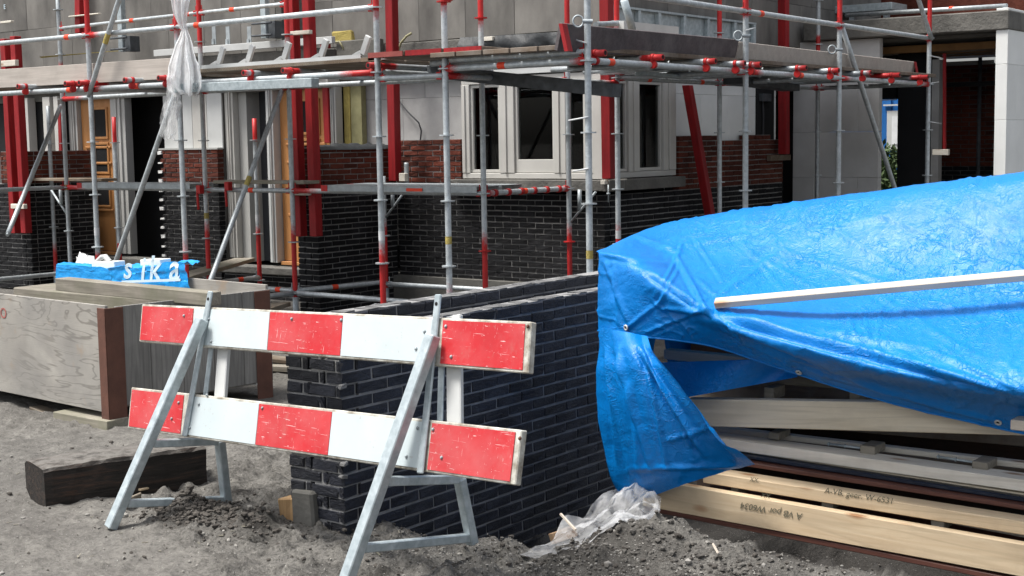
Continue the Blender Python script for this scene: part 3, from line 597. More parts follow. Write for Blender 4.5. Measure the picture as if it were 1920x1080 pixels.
# black damp-proof foil hanging above the corner window
def foil(name,P0,P1,h,out,mat,parent,amp=.02,n=40,sag=0,seed=3):
    P0=V(*P0);P1=V(*P1); A=np.zeros((9,n,3)); d=(P1-P0); 
    for i in range(9):
        t=i/8
        for j in range(n):
            s=j/(n-1); k=amp*fbm(s*7+seed,t*1.6,3,seed)
            A[i,j]=P0+d*s+V(0,0,-h*t*(1+.15*vnoise(s*5,seed,2)))+V(*out)*(k*1.6+.03*math.sin(t*3.1))
    b=MB(); b.grid(A); return b.build(name,mat,parent)
foil('damp_proof_foil',onY(862,70,2.93),onY(1085,58,2.93),.20,(0,-1,0),DPC,house,.03)
hbox('window_head',(-3.5,2.925,2.352),(-1.79,2.9695,2.45),WHITE,.003)
# steel channel with stiffeners on the right-hand front
b=MB(); 
b.box((-1.795,3.05,2.66),(-1.74,6.0,2.68)); b.box((-1.795,3.05,2.94),(-1.74,6.0,2.96)); b.box((-1.797,3.05,2.68),(-1.79,6.0,2.94)); b.build('steel_channel',STEELB,house)
for y in(3.06,3.52,3.9,4.4,4.9,5.5,5.95): hbox('stiffener',(-1.789,y,2.681),(-1.742,y+.05,2.939),STEELB,.003)
for y in(3.55,4.05): hbox('hanger_plate',(-1.735,y,2.56),(-1.715,y+.10,2.80),BLOCK,.004)
# electrical bits on the right-hand wall
hbox('junction_box',onX(1422,190,-1.89)-V(0,0,0),onX(1438,176,-1.89)+V(.06,0,0),DSTEEL,.004)
b=MB(); p=onX(1430,188,-1.87); b.pipe([p,p+V(.01,0,-.15),p+V(0,.01,-.5)],.012); b.build('cable',DKCABLE,house)
b=MB(); b.pipe([onY(745,185,3.03),onY(765,210,3.0),onY(785,230,3.0),onY(790,245,3.02),onY(788,264,3.03)],.008); b.build('cable',DKCABLE,house)
b=MB(); b.pipe([onY(772,62,2.95),onY(762,68,2.92),onY(752,80,2.92),onY(745,100,2.94)],.013); b.build('cable',CABLE,house)
b=MB(); b.pipe([onY(610,73,2.92),onY(618,80,2.88),onY(636,78,2.88),onY(644,90,2.9),onY(643,103,2.94)],.011); b.build('cable',CABLE,house)
b=MB(); b.box(onY(622,60,2.93),onY(665,78,2.96)); b.build('mineral_wool',YEL,house,bevel=.015,jit=.012)
b=MB(); b.box(onY(75,108,2.64),onY(225,100,2.66)+V(0,0,.03)); b.build('mineral_wool',YEL,house,jit=.015)
# anchor brackets and steel posts fixed to the concrete rim
for x in(430,470,404): 
    p=onY(x-6,50,2.655); b=MB(); b.box(p,p+V(.06,-.008,-.20)); b.box(p+V(.0,-.02,-.20),p+V(.035,-.009,-.14)); b.build('wall_anchor',STEEL,house)
for x0,x1,yb in((221,231,97),(488,500,72)):
    p=onY((x0+x1)/2,yb,2.5); b=MB(); b.box(p+V(-.04,0,0),p+V(.04,.07,.9)); q=b.build('steel_post',STEELB,house,bevel=.004)
    b=MB(); b.box(p+V(.06,.02,.0),p+V(.16,.16,.18)); b.tube(p+V(-.14,-.03,.03),p+V(.16,-.03,.03),.012); b.tube(p+V(-.14,-.03,.16),p+V(.16,-.03,.16),.012); b.build('clamp',DSTEEL,house)
hbox('white_lintel',onY(288,106,2.60),onY(622,72,2.60)*V(1,1,0)+V(0,.055,onY(288,94,2.60)[2]),WHITE,.003)
hbox('floor_edge',(-5.185,2.90,2.37),(-4.55,2.9695,2.80),CONCD,.01)  # added dark box: the shade of the recess is put into its colour

# ------------------------------------------------------------------ brick skins of the house
def rag(x,s): return int(round(2*vnoise(x*2.3,s,5)))
redrow=lambda r0: (lambda r,s: BRR if r>=r0 else BRH)
LY=2.95; z0=.06; R0=int((1.215-z0)/CO)
w1=thing('brick_wall','dark brick wall with red top courses below the corner window, scaffold side','wall',(-3.1,LY,z0))
def sp1(r):
    top=29+rag(r*0.0+1,3)
    if r<R0: return [(0,2.62-.1*(r%2))]
    return [(0,.88)] if r<30 else []
wallbricks(w1,[((-4.40,LY),(1,0),z0,30,sp1,lambda r,s: (BRR if (r>=R0 or (r==1)) else BRH))],300)
w2=thing('brick_wall','dark brick wall with red top courses right of the corner window','wall',(-1.78,4.8,z0))
wallbricks(w2,[((-1.78,LY),(0,1),z0,30,lambda r: [(.1-.1*(r%2),3.82)] if r<R0 else ([(1.4,3.82)] if r<29 else ([(1.4,2.3),(2.9,3.5)] if r==29 else [])),redrow(R0))],300)
w3=thing('brick_wall','dark brick wing wall with red top between orange door and corner window','wall',(-4.54,2.3,0))
RP=int((1.285-.0)/CO); WXL,WYF=-4.40,1.75
wallbricks(w3,[((WXL-.29,WYF),(1,0),0.0,30,lambda r:[(0,.1),(.1,.29)] if r%2 else [(0,.19)],redrow(RP)),((WXL,WYF),(0,1),0.0,30,lambda r:[(.1 if r%2 else 0.0,1.2)],redrow(RP))],300)
b=MB(); b.box((WXL-.27,WYF+.08,0),(WXL-.09,2.95,1.64)); b.build('wall_core',MORTD,w3)
A=np.zeros((10,40,3))
for i in range(10):
    for j in range(40):
        s_=j/39; A[i,j]=V(WXL-.28+.31*i/9,WYF+.05+1.1*s_,1.665+.10*abs(fbm(s_*7,i*.35,3,9))*(1-abs(i-4.5)/5)-.03*(abs(i-4.5)>4))
b=MB(); b.grid(A); b.build('plastic_capping',DPC,w3)
w4=thing('brick_wall','toothed brick wall panel with red top between the two front doors','wall',(-7.4,2.7,0))
RM=int((1.283)/CO)
wallbricks(w4,[((-7.93,2.7),(1,0),.0,30,lambda r:[(-.0 if r%2 else .05,1.02)],redrow(RM))],300)
b=MB()
for r in range(7,30,2): b.box((-7.945,2.68,r*CO-.006),(-7.88,2.70,r*CO+.012+.01*(r%3)))
b.build('mortar_lump',simple('white_mortar',(.8,.8,.78),None,20,.9,0,.4,60,rnd=0),w4,jit=.004)
w6=thing('brick_wall','low dark brick plinth under the orange door beside the pier','wall',(-5.9,2.72,0))
wallbricks(w6,[((-6.90,2.72),(1,0),-.06,6,lambda r:[(0,2.2)],lambda r,s:BRH)],300)
w5=thing('brick_wall','dark brick pier with red top at the left edge behind paired red posts','wall',(-9.6,2.1,0))
wallbricks(w5,[((-10.1,1.75),(1,0),0,30,lambda r:[(0,.9-.1*(r%2))] if r<23 else [(0.35,.9-.1*(r%2))],redrow(23)),((-9.20,1.75),(0,1),0,30,lambda r:[(.1-.1*(r%2),.95)],redrow(23))],300)
b=MB(); b.box((-10.05,1.85,0),(-9.31,2.7,1.6)); b.build('wall_core',MORTD,w5)
# garage at the right
ORJ=simple('orange_brown_joist',(.30,.16,.06),None,6,.8)
gar=thing('garage','open concrete roofed garage with white block walls at the right','garage',(-.6,9,0))
def gbox(n,lo,hi,mat,bevel=0,**k):
    b=MB(); b.box(lo,hi); return b.build(n,mat,gar,bevel=bevel,**k)
gbox('roof_slab',(-1.79,7.3,2.82),(.62,12.5,3.03),CONC,.012)
blocks((-1.96,7.40,0),(1,0,0),(0,1,0),1.08,.14,5,.55,.535,BLOCKS,.1,par=gar)
blocks((.61,7.32,0),(0,1,0),(-1,0,0),5,.03,5,.62,.605,BLOCKW,.13,par=gar,off=.45)
gbox('wall_slot',(.609,8.2,1.95),(.613,8.26,2.25),BLACK); gbox('wall_slot',(.609,8.3,1.95),(.613,8.5,1.97),BLACK)
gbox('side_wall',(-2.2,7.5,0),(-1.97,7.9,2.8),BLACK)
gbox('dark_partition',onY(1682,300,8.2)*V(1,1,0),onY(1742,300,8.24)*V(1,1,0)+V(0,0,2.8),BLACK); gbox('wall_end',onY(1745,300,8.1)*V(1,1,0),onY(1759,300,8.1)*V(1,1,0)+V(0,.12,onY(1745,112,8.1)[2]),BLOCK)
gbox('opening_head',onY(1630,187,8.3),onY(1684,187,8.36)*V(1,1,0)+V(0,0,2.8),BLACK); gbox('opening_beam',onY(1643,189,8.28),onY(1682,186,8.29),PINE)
bw=thing('brick_wall','red over dark brick wall deep inside the garage at far right','wall',(.3,9.4,0))
gx=onY(1758,250,9.4)[0]
wallbricks(bw,[((gx,9.4),(1,0),.35,40,lambda r:[(0,.80)],redrow(int((onY(1800,308,9.4)[2]-.35)/CO)))],60,mort=MORTD)
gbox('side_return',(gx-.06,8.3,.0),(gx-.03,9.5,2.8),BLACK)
gbox('ceiling',(-1.7,7.6,2.78),(.47,12,2.815),CONCD)
for k in range(5): gbox('ceiling_joist',(gx-.5,7.9+.30*k,2.66),(.47,8.0+.30*k,2.74),ORJ if k%2==0 else PLANK)
gbox('white_beam',onY(1770,124,9.3),onY(1862,112,9.3)+V(0,.05,.0),FRAMEG,.003)
b=MB(); p=onY(1838,108,9.1); b.tube(p*V(1,1,0)+V(0,0,.3),p,.024); b.build('pipe',DSTEEL,gar)
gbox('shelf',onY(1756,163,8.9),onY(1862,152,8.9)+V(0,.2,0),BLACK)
# beyond the garage opening
cabin=thing('site_cabin','blue site cabin with a white window seen through the garage opening','cabin',(-4.6,16.2,0))
b=MB(); b.box((-8.5,16,.1),(-1.8,18.4,2.7)); b.build('cabin_body',CONT,cabin)
for k in range(16): 
    b=MB(); b.box((-6.4+.24*k,15.965,.15),(-6.4+.24*k+.10,15.999,2.6)); b.build('corrugation',CONT,cabin)
p0=onY(1663,208,15.94);p1=onY(1690,281,15.94); b=MB(); b.box(p0,p1+V(.5,.02,0)); wq=b.build('window',WHITE,cabin,bevel=.004); b=MB(); b.box(p0+V(.10,-.012,-.10),p1+V(.4,-.003,.10)); b.build('window_blind',simple('pale_blind',(.8,.82,.82),None,3,.6),wq)
b=MB(); b.box(onY(1656,196,15.9),onY(1690,198,15.9)+V(.4,.05,0)); b.build('roof_gutter',WHITE,cabin)
bush=thing('bush','green shrub growing in front of the blue site cabin','bush',(-3.4,13.6,0))
b=MB(); c0=onY(1662,330,13.6)
for k in range(5200):
    u=rng.normal(0,1,3); u/=np.linalg.norm(u); r_=rng.random()**.4; P=V(c0[0]+u[0]*.75*r_,13.8+u[1]*.6*r_,.55+abs(u[2])*.98*r_*(1+.25*vnoise(u[0]*3,u[1]*3,4))); a=rng.normal(0,1,3); a/=np.linalg.norm(a); e=np.cross(a,rng.normal(0,1,3)); e/=np.linalg.norm(e); s=rng.uniform(.03,.075); b.add([P,P+a*s+e*s*.4,P+a*2*s,P+a*s-e*s*.4],[(0,1,2,3)])
b.build('foliage',LEAF,bush,kind='stuff')
b=MB()
for k in range(7): a=k*.9; b.pipe([V(c0[0],13.8,0),V(c0[0]+.2*math.cos(a),13.8+.2*math.sin(a),.5),V(c0[0]+.5*math.cos(a),13.8+.4*math.sin(a),1.2)],.012,6)
b.build('stem',PLANK,bush)

# ------------------------------------------------------------------ scaffolding
sc=thing('scaffolding','galvanised tube scaffolding with red painted ends wrapped around the house corner','scaffold',(0,0,0))
_ros=MB().tube((0,0,-.0045),(0,0,.0045),.058,16); _me=None
RED_BASE=[(0,.25),(.2,.2),(.215,1),(.66,1),(.92,.5),(1.2,0)]; RED_TOP=[(2.3,0),(2.55,.3),(2.72,.62),(2.745,1),(3.5,1)]; PLAIN=[(0,0),(1.2,0)]
def paint_at(z,P):
    for (a,p),(b,q) in zip(P[:-1],P[1:]):
        if a<=z<=b: return p+(q-p)*(z-a)/(b-a)
    return P[-1][1] if z>P[-1][0] else P[0][1]
def wz(o): return MW[o.name]
_rosme=[]
def rosette(st,x,y,z,red=0):
    if not _rosme:
        for mt in(GALV,REDSTEEL):
            b=MB(); b.tube((0,0,-.005),(0,0,.005),.056,18); 
            me=bpy.data.meshes.new('rosette'); me.from_pydata(b.v,[],b.f); me.materials.append(mt); _rosme.append(me)
    link('rosette',_rosme[red],(),st,Matrix.Translation((x,y,z)))
def standard(x,y,z0,z1,P,ks,redk=(),lab=None,r=.0242):
    zs=sorted(set([z0,z1]+[a for a,_ in P if z0<a<z1]+[z0+(z1-z0)*i/10 for i in range(11)]))
    b=MB(); b.tube((x,y,z0),(x,y,z1),r,16,[(q-z0)/(z1-z0) for q in zs],[paint_at(q,P) for q in zs])
    st=b.build('standard',GALV,sc)
    for k in ks: rosette(st,x,y,.25+.5*k,1 if k in redk else 0)
    if z0<.15:
        b=MB(); b.tube((x,y,z0-.10),(x,y,.21),.030,12); b.box((x-.075,y-.075,z0-.11),(x+.075,y+.075,z0-.10)); b.build('base_jack',STEEL,st,kind=None)
    if lab: 
        z,kind=lab; b=MB(); b.tube((x,y,z),(x,y,z+.075 if kind=='w' else z+.06),r+.0012,16,cap=False); b.build('sticker',PAPER if kind=='w' else YEL,st)
    return st
B=lambda a,b=None: RED_BASE+ (b or RED_TOP)
PTS={}
def S_(n,x,y,*a,**k): PTS[n]=(x,y); return standard(x,y,*a,**k)
FULL=(0,1,2,3,4,5,6)
S_('A',-1.973,0,.02,3.5,B(0),FULL[1:],lab=(.93,'w')); S_('B',-1.314,.03,.02,3.5,[(0,.9),(.3,.8),(.55,.55),(.8,.1),(1.2,0)]+RED_TOP,FULL[1:],(5,),lab=(.92,'y'))
S_('C',0,0,.02,3.5,PLAIN+[(2.45,0),(2.75,.12),(3.1,.05)],FULL[1:],lab=(.86,'y')); S_('D',-1.986,1.343,.02,3.5,B(0),FULL,(1,5))
S_('E',-1.936,2.577,.0,3.5,B(0),FULL,(1,)); S_('F',-1.359,2.52,.0,3.5,B(0),FULL,lab=(.80,'w')); S_('G',-5.705,.09,.0,3.5,[(0,1),(.62,1),(.74,.3),(.9,.12),(1.2,0)]+RED_TOP,FULL,lab=(.86,'w'))
S_('H',-4.436,.09,.0,3.5,[(0,1),(.62,1),(.75,.6),(1.0,.35),(1.2,0)]+RED_TOP,FULL); S_('I',-5.686,1.438,.0,3.5,B(0),FULL,lab=(.95,'y')); S_('J',-4.401,1.411,.0,3.5,B(0),FULL)
S_('K',-5.69,2.15,.0,1.98,[(0,.2),(.2,.2),(.22,1),(.68,1),(.9,.3),(1.1,0),(1.72,0),(1.75,1),(2,1)],(0,1,3),lab=(.88,'w')); S_('Q',-4.185,2.50,.0,1.36,B(0),(0,1,2))
S_('L',-.063,2.496,.0,3.5,PLAIN+[(2.4,0),(2.66,.25),(2.76,1),(3.5,1)],FULL); S_('M',-.095,4.486,.0,3.5,PLAIN+[(2.4,0),(2.66,.25),(2.76,1),(3.5,1)],FULL)
S_('N',-.139,6.98,.0,3.5,PLAIN+[(2.55,0),(2.66,.25),(2.76,1),(3.5,1)],FULL); S_('O',-1.386,4.491,.0,3.5,PLAIN+RED_TOP,FULL); S_('P',-1.436,6.95,.0,3.5,PLAIN+[(2.3,.1),(2.36,1),(2.8,1),(2.9,.2),(3.5,0)],FULL)
S_('T',-8.2,1.57,.0,3.5,PLAIN+[(2.3,.2),(2.5,.8),(2.6,.8),(2.75,.2),(3.5,0)],FULL,lab=(1.22,'y')); S_('U',-9.10,float(onX(97,350,-9.10)[1]),.0,2.2,[(0,.5),(.4,.8),(.7,.2),(1,0)],(1,3)); S_('W',-8.14,2.22,.0,2.05,[(0,1),(.55,1),(.6,0),(1.72,0),(1.76,1),(2.1,1)],(1,3)); S_('R',-8.27,.09,.0,3.5,PLAIN,FULL)
for px,py in((654,307),(761,305)):
    p=onY(px+1,py,2.56); standard(p[0],p[1],1.29,p[2],[(0,0),(3,0)],())
p=onX(1836,108,.0)
# horizontal tubes
HEAD=None
def tubepart(name,p,q,r=.0242,tape=(),P=((0,0),(1,0)),heads=(1,1),redheads=True,n=14):
    p=V(*p);q=V(*q); ts=sorted(set([i/8 for i in range(9)]+[a for a,_ in P])); b=MB(); b.tube(p,q,r,n,ts,[np.interp(t,[a for a,_ in P],[c for _,c in P]) for t in ts]); o=b.build(name,GALV,sc)
    L=np.linalg.norm(q-p); d=(q-p)/L
    for t in tape:
        b=MB(); c=p+(q-p)*t; b.tube(c-d*.035,c+d*.035,r+.0015,14,cap=False); b.build('tape_band',ORANGE,o)
    for e,h in((p,heads[0]),(q,heads[1])):
        if h:
            s=d if e is p else -d; c=e+s*.045; b=MB(); sd=V(-s[1],s[0],0); b.obox(c-s*.012-sd*.016-V(0,0,.029),s*.045,sd*.032,(0,0,.058)); b.obox(c-s*.006-sd*.004+V(0,0,.028),s*.014,sd*.008,(0,0,.05)); b.build('wedge_head',REDSTEEL if h==1 else STEEL,o,bevel=.006)
    return o
X0=lambda n: PTS[n]
def between(a,b,z,**k):
    p=V(*PTS[a],z);q=V(*PTS[b],z); return tubepart('ledger',p,q,**k)
EP=((0,.9),(.1,.5),(.25,0),(.75,0),(.9,.5),(1,.9)); EL=((0,0),(.7,0),(.86,.6),(1,1)); EF=((0,1),(.15,.5),(.3,0),(1,0))
for z,hd in((2.25,1),(2.75,1)):
    between('R','G',z,tape=(.88,)); between('G','H',z,tape=(.55,) if z<2.5 else (),P=EF); between('H','A',z,tape=(.12,) if z>2.5 else (),P=EL if z<2.5 else ((0,0),(1,0)))
between('B','C',2.25,tape=(.42,),P=EP); between('B','C',2.78,tape=(.22,),P=EF)
between('C','L',2.25,tape=(.12,)); between('L','M',2.25,tape=(.55,),P=EF); between('M','N',2.25,tape=(.85,),P=EP)
between('C','L',2.75); between('L','M',2.75,tape=(.14,)); between('M','N',2.75)
between('A','D',2.25,tape=(.62,)); between('D','E',2.25); between('A','B',2.20); between('D','J',2.25,P=EP); between('J','I',2.25,P=EP); between('I','T',2.25,P=EL)
between('G','I',2.25); between('H','J',2.25,tape=(.5,)); between('L','F',2.25); between('M','O',2.25); between('N','P',2.25); between('B','F',2.20,P=EP); between('F','O',2.25,tape=(.28,.8)); between('O','P',2.25,P=EP)
for a,b in(('T','I'),('I','J')): between(a,b,3.04,r=.02,tape=(.55,.93) if a=='T' else (.4,))
between('T','I',1.25,P=EF); between('I','J',1.25,tape=(.55,)); between('J','D',1.25,P=EF); between('D','E',1.25,P=EP,tape=(.45,)); between('R','T',1.25); 
between('J','D',.25,tape=(.86,),heads=(2,2)); between('I','J',.27,tape=(.82,),heads=(2,2)); between('T','I',.25,tape=(.95,),heads=(2,2)); between('I','K',.28,tape=(.6,),heads=(2,2)); between('J','Q',.27,tape=(.42,),heads=(2,2)); between('Q','E',.25,tape=(.83,),P=EL,heads=(2,2)); between('J','H',.25,heads=(2,2)); between('R','T',.27,heads=(2,2)); between('F','O',.25); 
# red couplers along the short ledger beside the corner window
b=MB()
for k in range(6):
    t=.12+.15*k; p=V(*PTS['D'],1.25)*(1-t)+V(*PTS['E'],1.25)*t; d=V(*PTS['E'],0)-V(*PTS['D'],0); d/=np.linalg.norm(d); b=MB(); b.tube(p-d*.02,p+d*.02,.032,12); b.build('coupler',REDSTEEL,sc)
# transoms: short red-ended tubes lying across the ledgers
def transom(p,q,P=None):
    P=P or random.choice([((0,1),(.09,.95),(.14,.3),(.25,0),(1,0)),((0,.75),(.03,.5),(.06,.1),(1,0)),((0,.9),(.05,.55),(.1,.15),(1,0)),((0,1),(.16,1),(.24,.2),(1,0))])
    o=tubepart('transom',p,q,P=P,heads=(0,0)); p=V(*p);q=V(*q);d=(q-p)/np.linalg.norm(q-p)
    b=MB(); b.tube(p-d*.001,p-d*.002,.0165,12); b.build('tube_mouth',BLACK,o)
    c=p+d*.085; b=MB(); b.tube(c-d*.014,c+d*.014,.030,12); sd=V(-d[1],d[0],0); b.tube(c-sd*.016-V(0,0,.05),c+sd*.016-V(0,0,.05),.031,12); b.obox(c-d*.012-sd*.012-V(0,0,.05),d*.024,sd*.024,(0,0,.04)); b.build('swivel_coupler',REDSTEEL,o); return o
for px,py in((33,163),(122,157),(148,155),(233,151),(297,147),(456,133),(530,128),(690,121)):
    x=onY(px,py,-.07)[0]; transom((x,-.07,2.303),(x+.01,1.5,2.30))
for px,py in((1135,101),(1243,110),(1342,117),(1397,121),(1426,123),(1512,130),(1573,134),(1633,141),(1687,144),(1740,148)):
    y=onX(px,py,.085)[1]; transom((.085,y,2.303),(-1.5,y,2.30))
tubepart('ledger',(-1.25,.02,2.315),(.0,.02,2.315),heads=(0,1))
# braces
def brace(p,q,lab=None,r=.0242):
    o=tubepart('brace',p,q,r=r,heads=(0,0)); p=V(*p);q=V(*q);d=(q-p)/np.linalg.norm(q-p)
    for e,s in((p,1),(q,-1)):
        b=MB(); b.tube(e-d*s*.03,e+d*s*.05,.016,10); b.build('flat_end',STEEL,o)
    if lab:
        c=p+(q-p)*lab; b=MB(); b.tube(c-d*.05,c+d*.05,r+.001,14,cap=False); b.build('sticker',YEL,o)
    return o
brace((-4.19,.06,.32),(-4.47,1.38,2.21),.55); brace((-5.45,.04,.50),(-4.40,.04,2.22)); brace((-7.02,.0,.85),(-8.08,1.45,2.16)); brace((-.10,4.55,2.74),(-.12,6.85,.15))
brace((-5.66,.04,2.20),(-5.06,.04,3.2),.5); brace((-.10,6.93,2.75),(-.08,6.2,3.4)); 
p=onX(1170,0,-.35); q=onX(1186,56,-.35); b=MB(); b.tube(p,q,.03,10); b.build('brace',STEELB,sc)
p=onX(1117,46,-.25); q=onX(1182,43,-.9); b=MB(); b.tube(p,q,.022,10); b.build('ledger',STEEL,sc)
# open ring couplers and white ties on the outer row
def ring(px,py,v):
    p=onX(px,py,v); pts=[p+rt*.036*math.cos(a)+up*.04*math.sin(a) for a in np.linspace(.3,6.2,16)]; b=MB(); b.pipe(pts,.007,6); b.pipe([p+rt*.03,p+rt*.10],.016,8); b.build('open_coupler',STEEL,sc)
ring(1084,40,0.0); ring(1384,67,-.07); ring(1560,93,-.1)
def tie(px0,py0,px1,py1,ax,v): b=MB(); f=onX if ax=='X' else onY; b.tube(f(px0,py0,v),f(px1,py1,v),.006,6); b.build('cable_tie',STICK,sc)
tie(1066,226,1104,219,'Y',-.03); tie(1074,321,1104,316,'Y',-.03); tie(1071,72,1100,81,'Y',-.03); tie(1398,57,1416,52,'X',-.0); tie(1742,104,1768,110,'X',-.1); tie(1742,228,1765,232,'X',-.1); tie(1744,156,1760,154,'X',-.1)
# brackets under the mid-level deck
for (a,b_) in((PTS['E'],(.30,0)),(PTS['Q'],(.30,0)),(PTS['T'],(-.3,0))):
    x,y=a; b=MB(); b.tube((x+b_[0],y,1.22),(x,y,.92),.012,8); b.tube((x+b_[0]*.4,y,1.24),(x+b_[0]*.4,y,1.05),.02,8); b.build('bracket',STEEL,sc)
# threaded hanger on the right inner standard, yellow-red clamps on the left ledger
b=MB(); x,y=PTS['F']; b.tube((x-.09,y-.02,1.29),(x-.09,y-.02,1.13),.006,6); b.tube((x-.09,y-.02,1.2),(x-.09,y-.02,1.215),.018,6); b.build('hanger_bolt',STEEL,sc)
for px,py in((374,358),(427,352)):
    p=onY(px,py,1.36); b=MB(); b.box(p+V(-.02,-.03,-.03),p+V(.04,.03,.06)); b.tube(p+V(0,-.03,-.02),p+V(.01,-.03,-.19),.014,8); b.build('hook_clamp',REDSTEEL,sc,bevel=.004)

# ------------------------------------------------------------------ decks, toe boards and loose pieces on the scaffold
tag(beam('toe_board',onY(-300,150,.13),onY(332,108,.13),.03,.185,TOEW),'long pale grey toe board along the left upper deck','board')
tag(beam('toe_board',(-.045,-.24,2.495),(-.105,2.46,2.515),.03,.19,TOED,back=(-1,0,.25)),'dark grey leaning toe board with a red painted end at the scaffold corner','board')
o=tag(beam('toe_board',(-.105,2.47,2.50),(-.165,6.66,2.482),.03,.18,TOEWY,back=(-1,0,.2)),'pale grey toe board right of the dark toe board on the upper deck','board')
b=MB(); b.obox((.002,-.247,2.305),(-.03,0,.0),(0,.006,0),(-.045,0,.19)); b.obox((.004,-.241,2.305),(-.003,.0,0),(0,.05,0),(-.046,0,.19)); b.build('painted_end',RED,bpy.data.objects['toe_board.001'])
b=MB(); b.obox((-.125,6.60,2.305),(-.003,0,0),(0,.062,0),(-.036,0,.178)); b.build('painted_end',RED,o)
for k in range(5):
    beam('scaffold_plank',(-8.6,.17+.245*k,2.362),(-4.45,.17+.245*k,2.362),.25,.035,PLANK); 
    q=bpy.data.objects['scaffold_plank' if k==0 else 'scaffold_plank.%03d'%k]; tag(q,['outermost','second outermost','middle','second innermost','innermost'][k]+' used plank in the deck behind the left pale toe board','plank','planks of the left upper deck')
for k in range(4):
    tag(beam('scaffold_plank',(-4.33,.10+.30*k,2.372+.004*k),(-2.02,.10+.30*k,2.379+.004*k),.28,.035,PLANK),['used brown plank at the deck edge under the white lintel with brackets','brown plank behind the front plank of the middle deck','brown plank third from the edge in the middle deck','brown plank of the middle deck nearest the house'][k],'plank')
for k in range(5):
    tag(beam('scaffold_plank',(-.10-.25*k,-.12,2.362),(-.10-.25*k,7.1,2.362),.235,.035,PLANKY,back=(-1,0,0)),['outermost','second outermost','middle','second innermost','innermost'][k]+' used plank in the deck behind the right toe boards','plank','planks of the right upper deck')
# planks with red ends laid across the corner
for k in range(3):
    xa=-1.96+.37*k; o=tag(beam('scaffold_plank',(xa,-.12+.012*k,2.392),(xa,1.5,2.385),.36,.035,PLANKY,back=(1,0,0)),['cross plank with faded red end left of the corner platform','cross plank with dull red end in the middle of the corner platform','cross plank with bright red end at the right of the corner platform'][k],'plank')
    b=MB(); b.obox((xa+.003,-.126+.012*k,2.354),(.354,0,0),(0,.03,0),(0,0,.040)); b.build('painted_end',RED if k else simple('faded_red_end',(.30,.07,.06),None,9,.8,0,.4,40),o,jit=.001)
p=onY(800,148,.4);q=onY(1060,148,.9)
tag(beam('steel_channel',onY(800,122,.6),onY(1150,157,.6),.12,.10,DSTEEL),'dark steel beam under the corner platform','beam')
tag(beam('steel_channel',(-4.28,-.10,2.238),(-2.60,-.10,2.228),.09,.075,STEELB,bevel=.004),'galvanised channel hung below the ledger left of the corner','channel')
tag(beam('steel_channel',onY(1388,147,3.4)*V(0,0,0)+onX(1390,143,-1.0),onX(1500,158,-1.0),.2,.07,DSTEEL,back=(-1,0,0)),'dull steel channel under the right deck','channel')
tag(beam('steel_channel',onX(1213,134,-.7)*V(1,1,1),onX(1300,142,-.7),.12,.03,STEELB,back=(-1,0,0)),'short pale steel strip under the right deck','channel')
# steel decks of the middle level
def steeldeck(p,q,label,deep=.32):
    p=V(*p);q=V(*q); d=thing('steel_deck',label,'deck',(p+q)/2); d0=(q-p)
    b=MB(); b.obox(p-V(0,0,.055),d0,(0,.004,0),(0,0,.055)); b.obox(p+V(0,.0045,-.004),d0,(0,deep-.009,0),(0,0,.004)); b.obox(p+V(0,deep-.004,-.055),d0,(0,.004,0),(0,0,.055)); b.build('deck_panel',STEEL,d)
    b=MB(); b.obox(p-V(.0,.003,.056),d0*.045,(0,.002,0),(0,0,.057)); b.build('painted_end',REDSTEEL,d); return d
dk=steeldeck((-3.90,1.30,1.31),(-2.03,1.30,1.31),'galvanised steel deck with an orange tape strip before the corner window'); p=onY(762,357,1.295); b=MB(); b.box(p+V(0,-.004,-.008),onY(792,357,1.295)+V(0,-.001,.018)); b.build('tape_band',ORANGE,dk)
steeldeck((-7.72,1.36,1.31),(-5.84,1.36,1.31),'galvanised steel deck with a red end in front of the left orange door'); 
steeldeck((-3.90,1.66,1.312),(-2.03,1.66,1.312),'second galvanised deck behind the taped steel deck',.3); 
tag(beam('scaffold_plank',(-5.55,1.42,1.345),(-4.25,1.42,1.345),.22,.032,PLGREY),'weathered plank on the middle level beside the right orange door','plank')
tag(beam('scaffold_plank',(-9.6,1.75,1.345),(-7.8,1.75,1.345),.22,.032,PLANK),'brown plank on the middle level at the far left','plank')
# white lintel with upstanding brackets lying on the deck
li=thing('white_lintel','long white steel lintel with six upstanding brackets lying on the upper deck','lintel',(-3.2,.1,2.4))
p=onY(378,130,.10);q=onY(676,110,.10); d=q-p; b=MB(); b.obox(p-V(0,0,.028),d,(0,.10,0),(0,0,.004)); b.obox(p-V(0,0,.028),d,(0,.004,0),(0,0,.062)); b.build('rail',WHITE,li)
for k,px in enumerate((397,455,524,592,665,338)):
    t=(px-378)/298; c=p+d*t+V(0,.03,.02); b=MB(); wd=.028
    for a,e,th in((V(-.10,0,.0),V(.03,0,.05),.05),(V(.03,0,.03),V(.10,0,.17),.055)):
        x=(e-a); n_=np.cross(x,(0,1,0)); n_/=np.linalg.norm(n_); b.obox(c+a,x,V(0,wd,0),n_*th*-1)
    if k<5: b.build('bracket',WHITE,li,bevel=.003)
b=MB(); p2=onY(690,109,.10); q2=onY(795,99,.10); b.obox(p2-V(0,0,.02),q2-p2,(0,.05,0),(0,0,.03)); tag(b.build('white_strip',WHITE),'narrow white strip on the deck edge right of the white lintel','strip')
b=MB(); b.box(onX(1170,66,-.55),onX(1263,51,-.60)); tag(b.build('white_strip',WHITE),'white profile standing on the deck behind the dark toe board','strip')
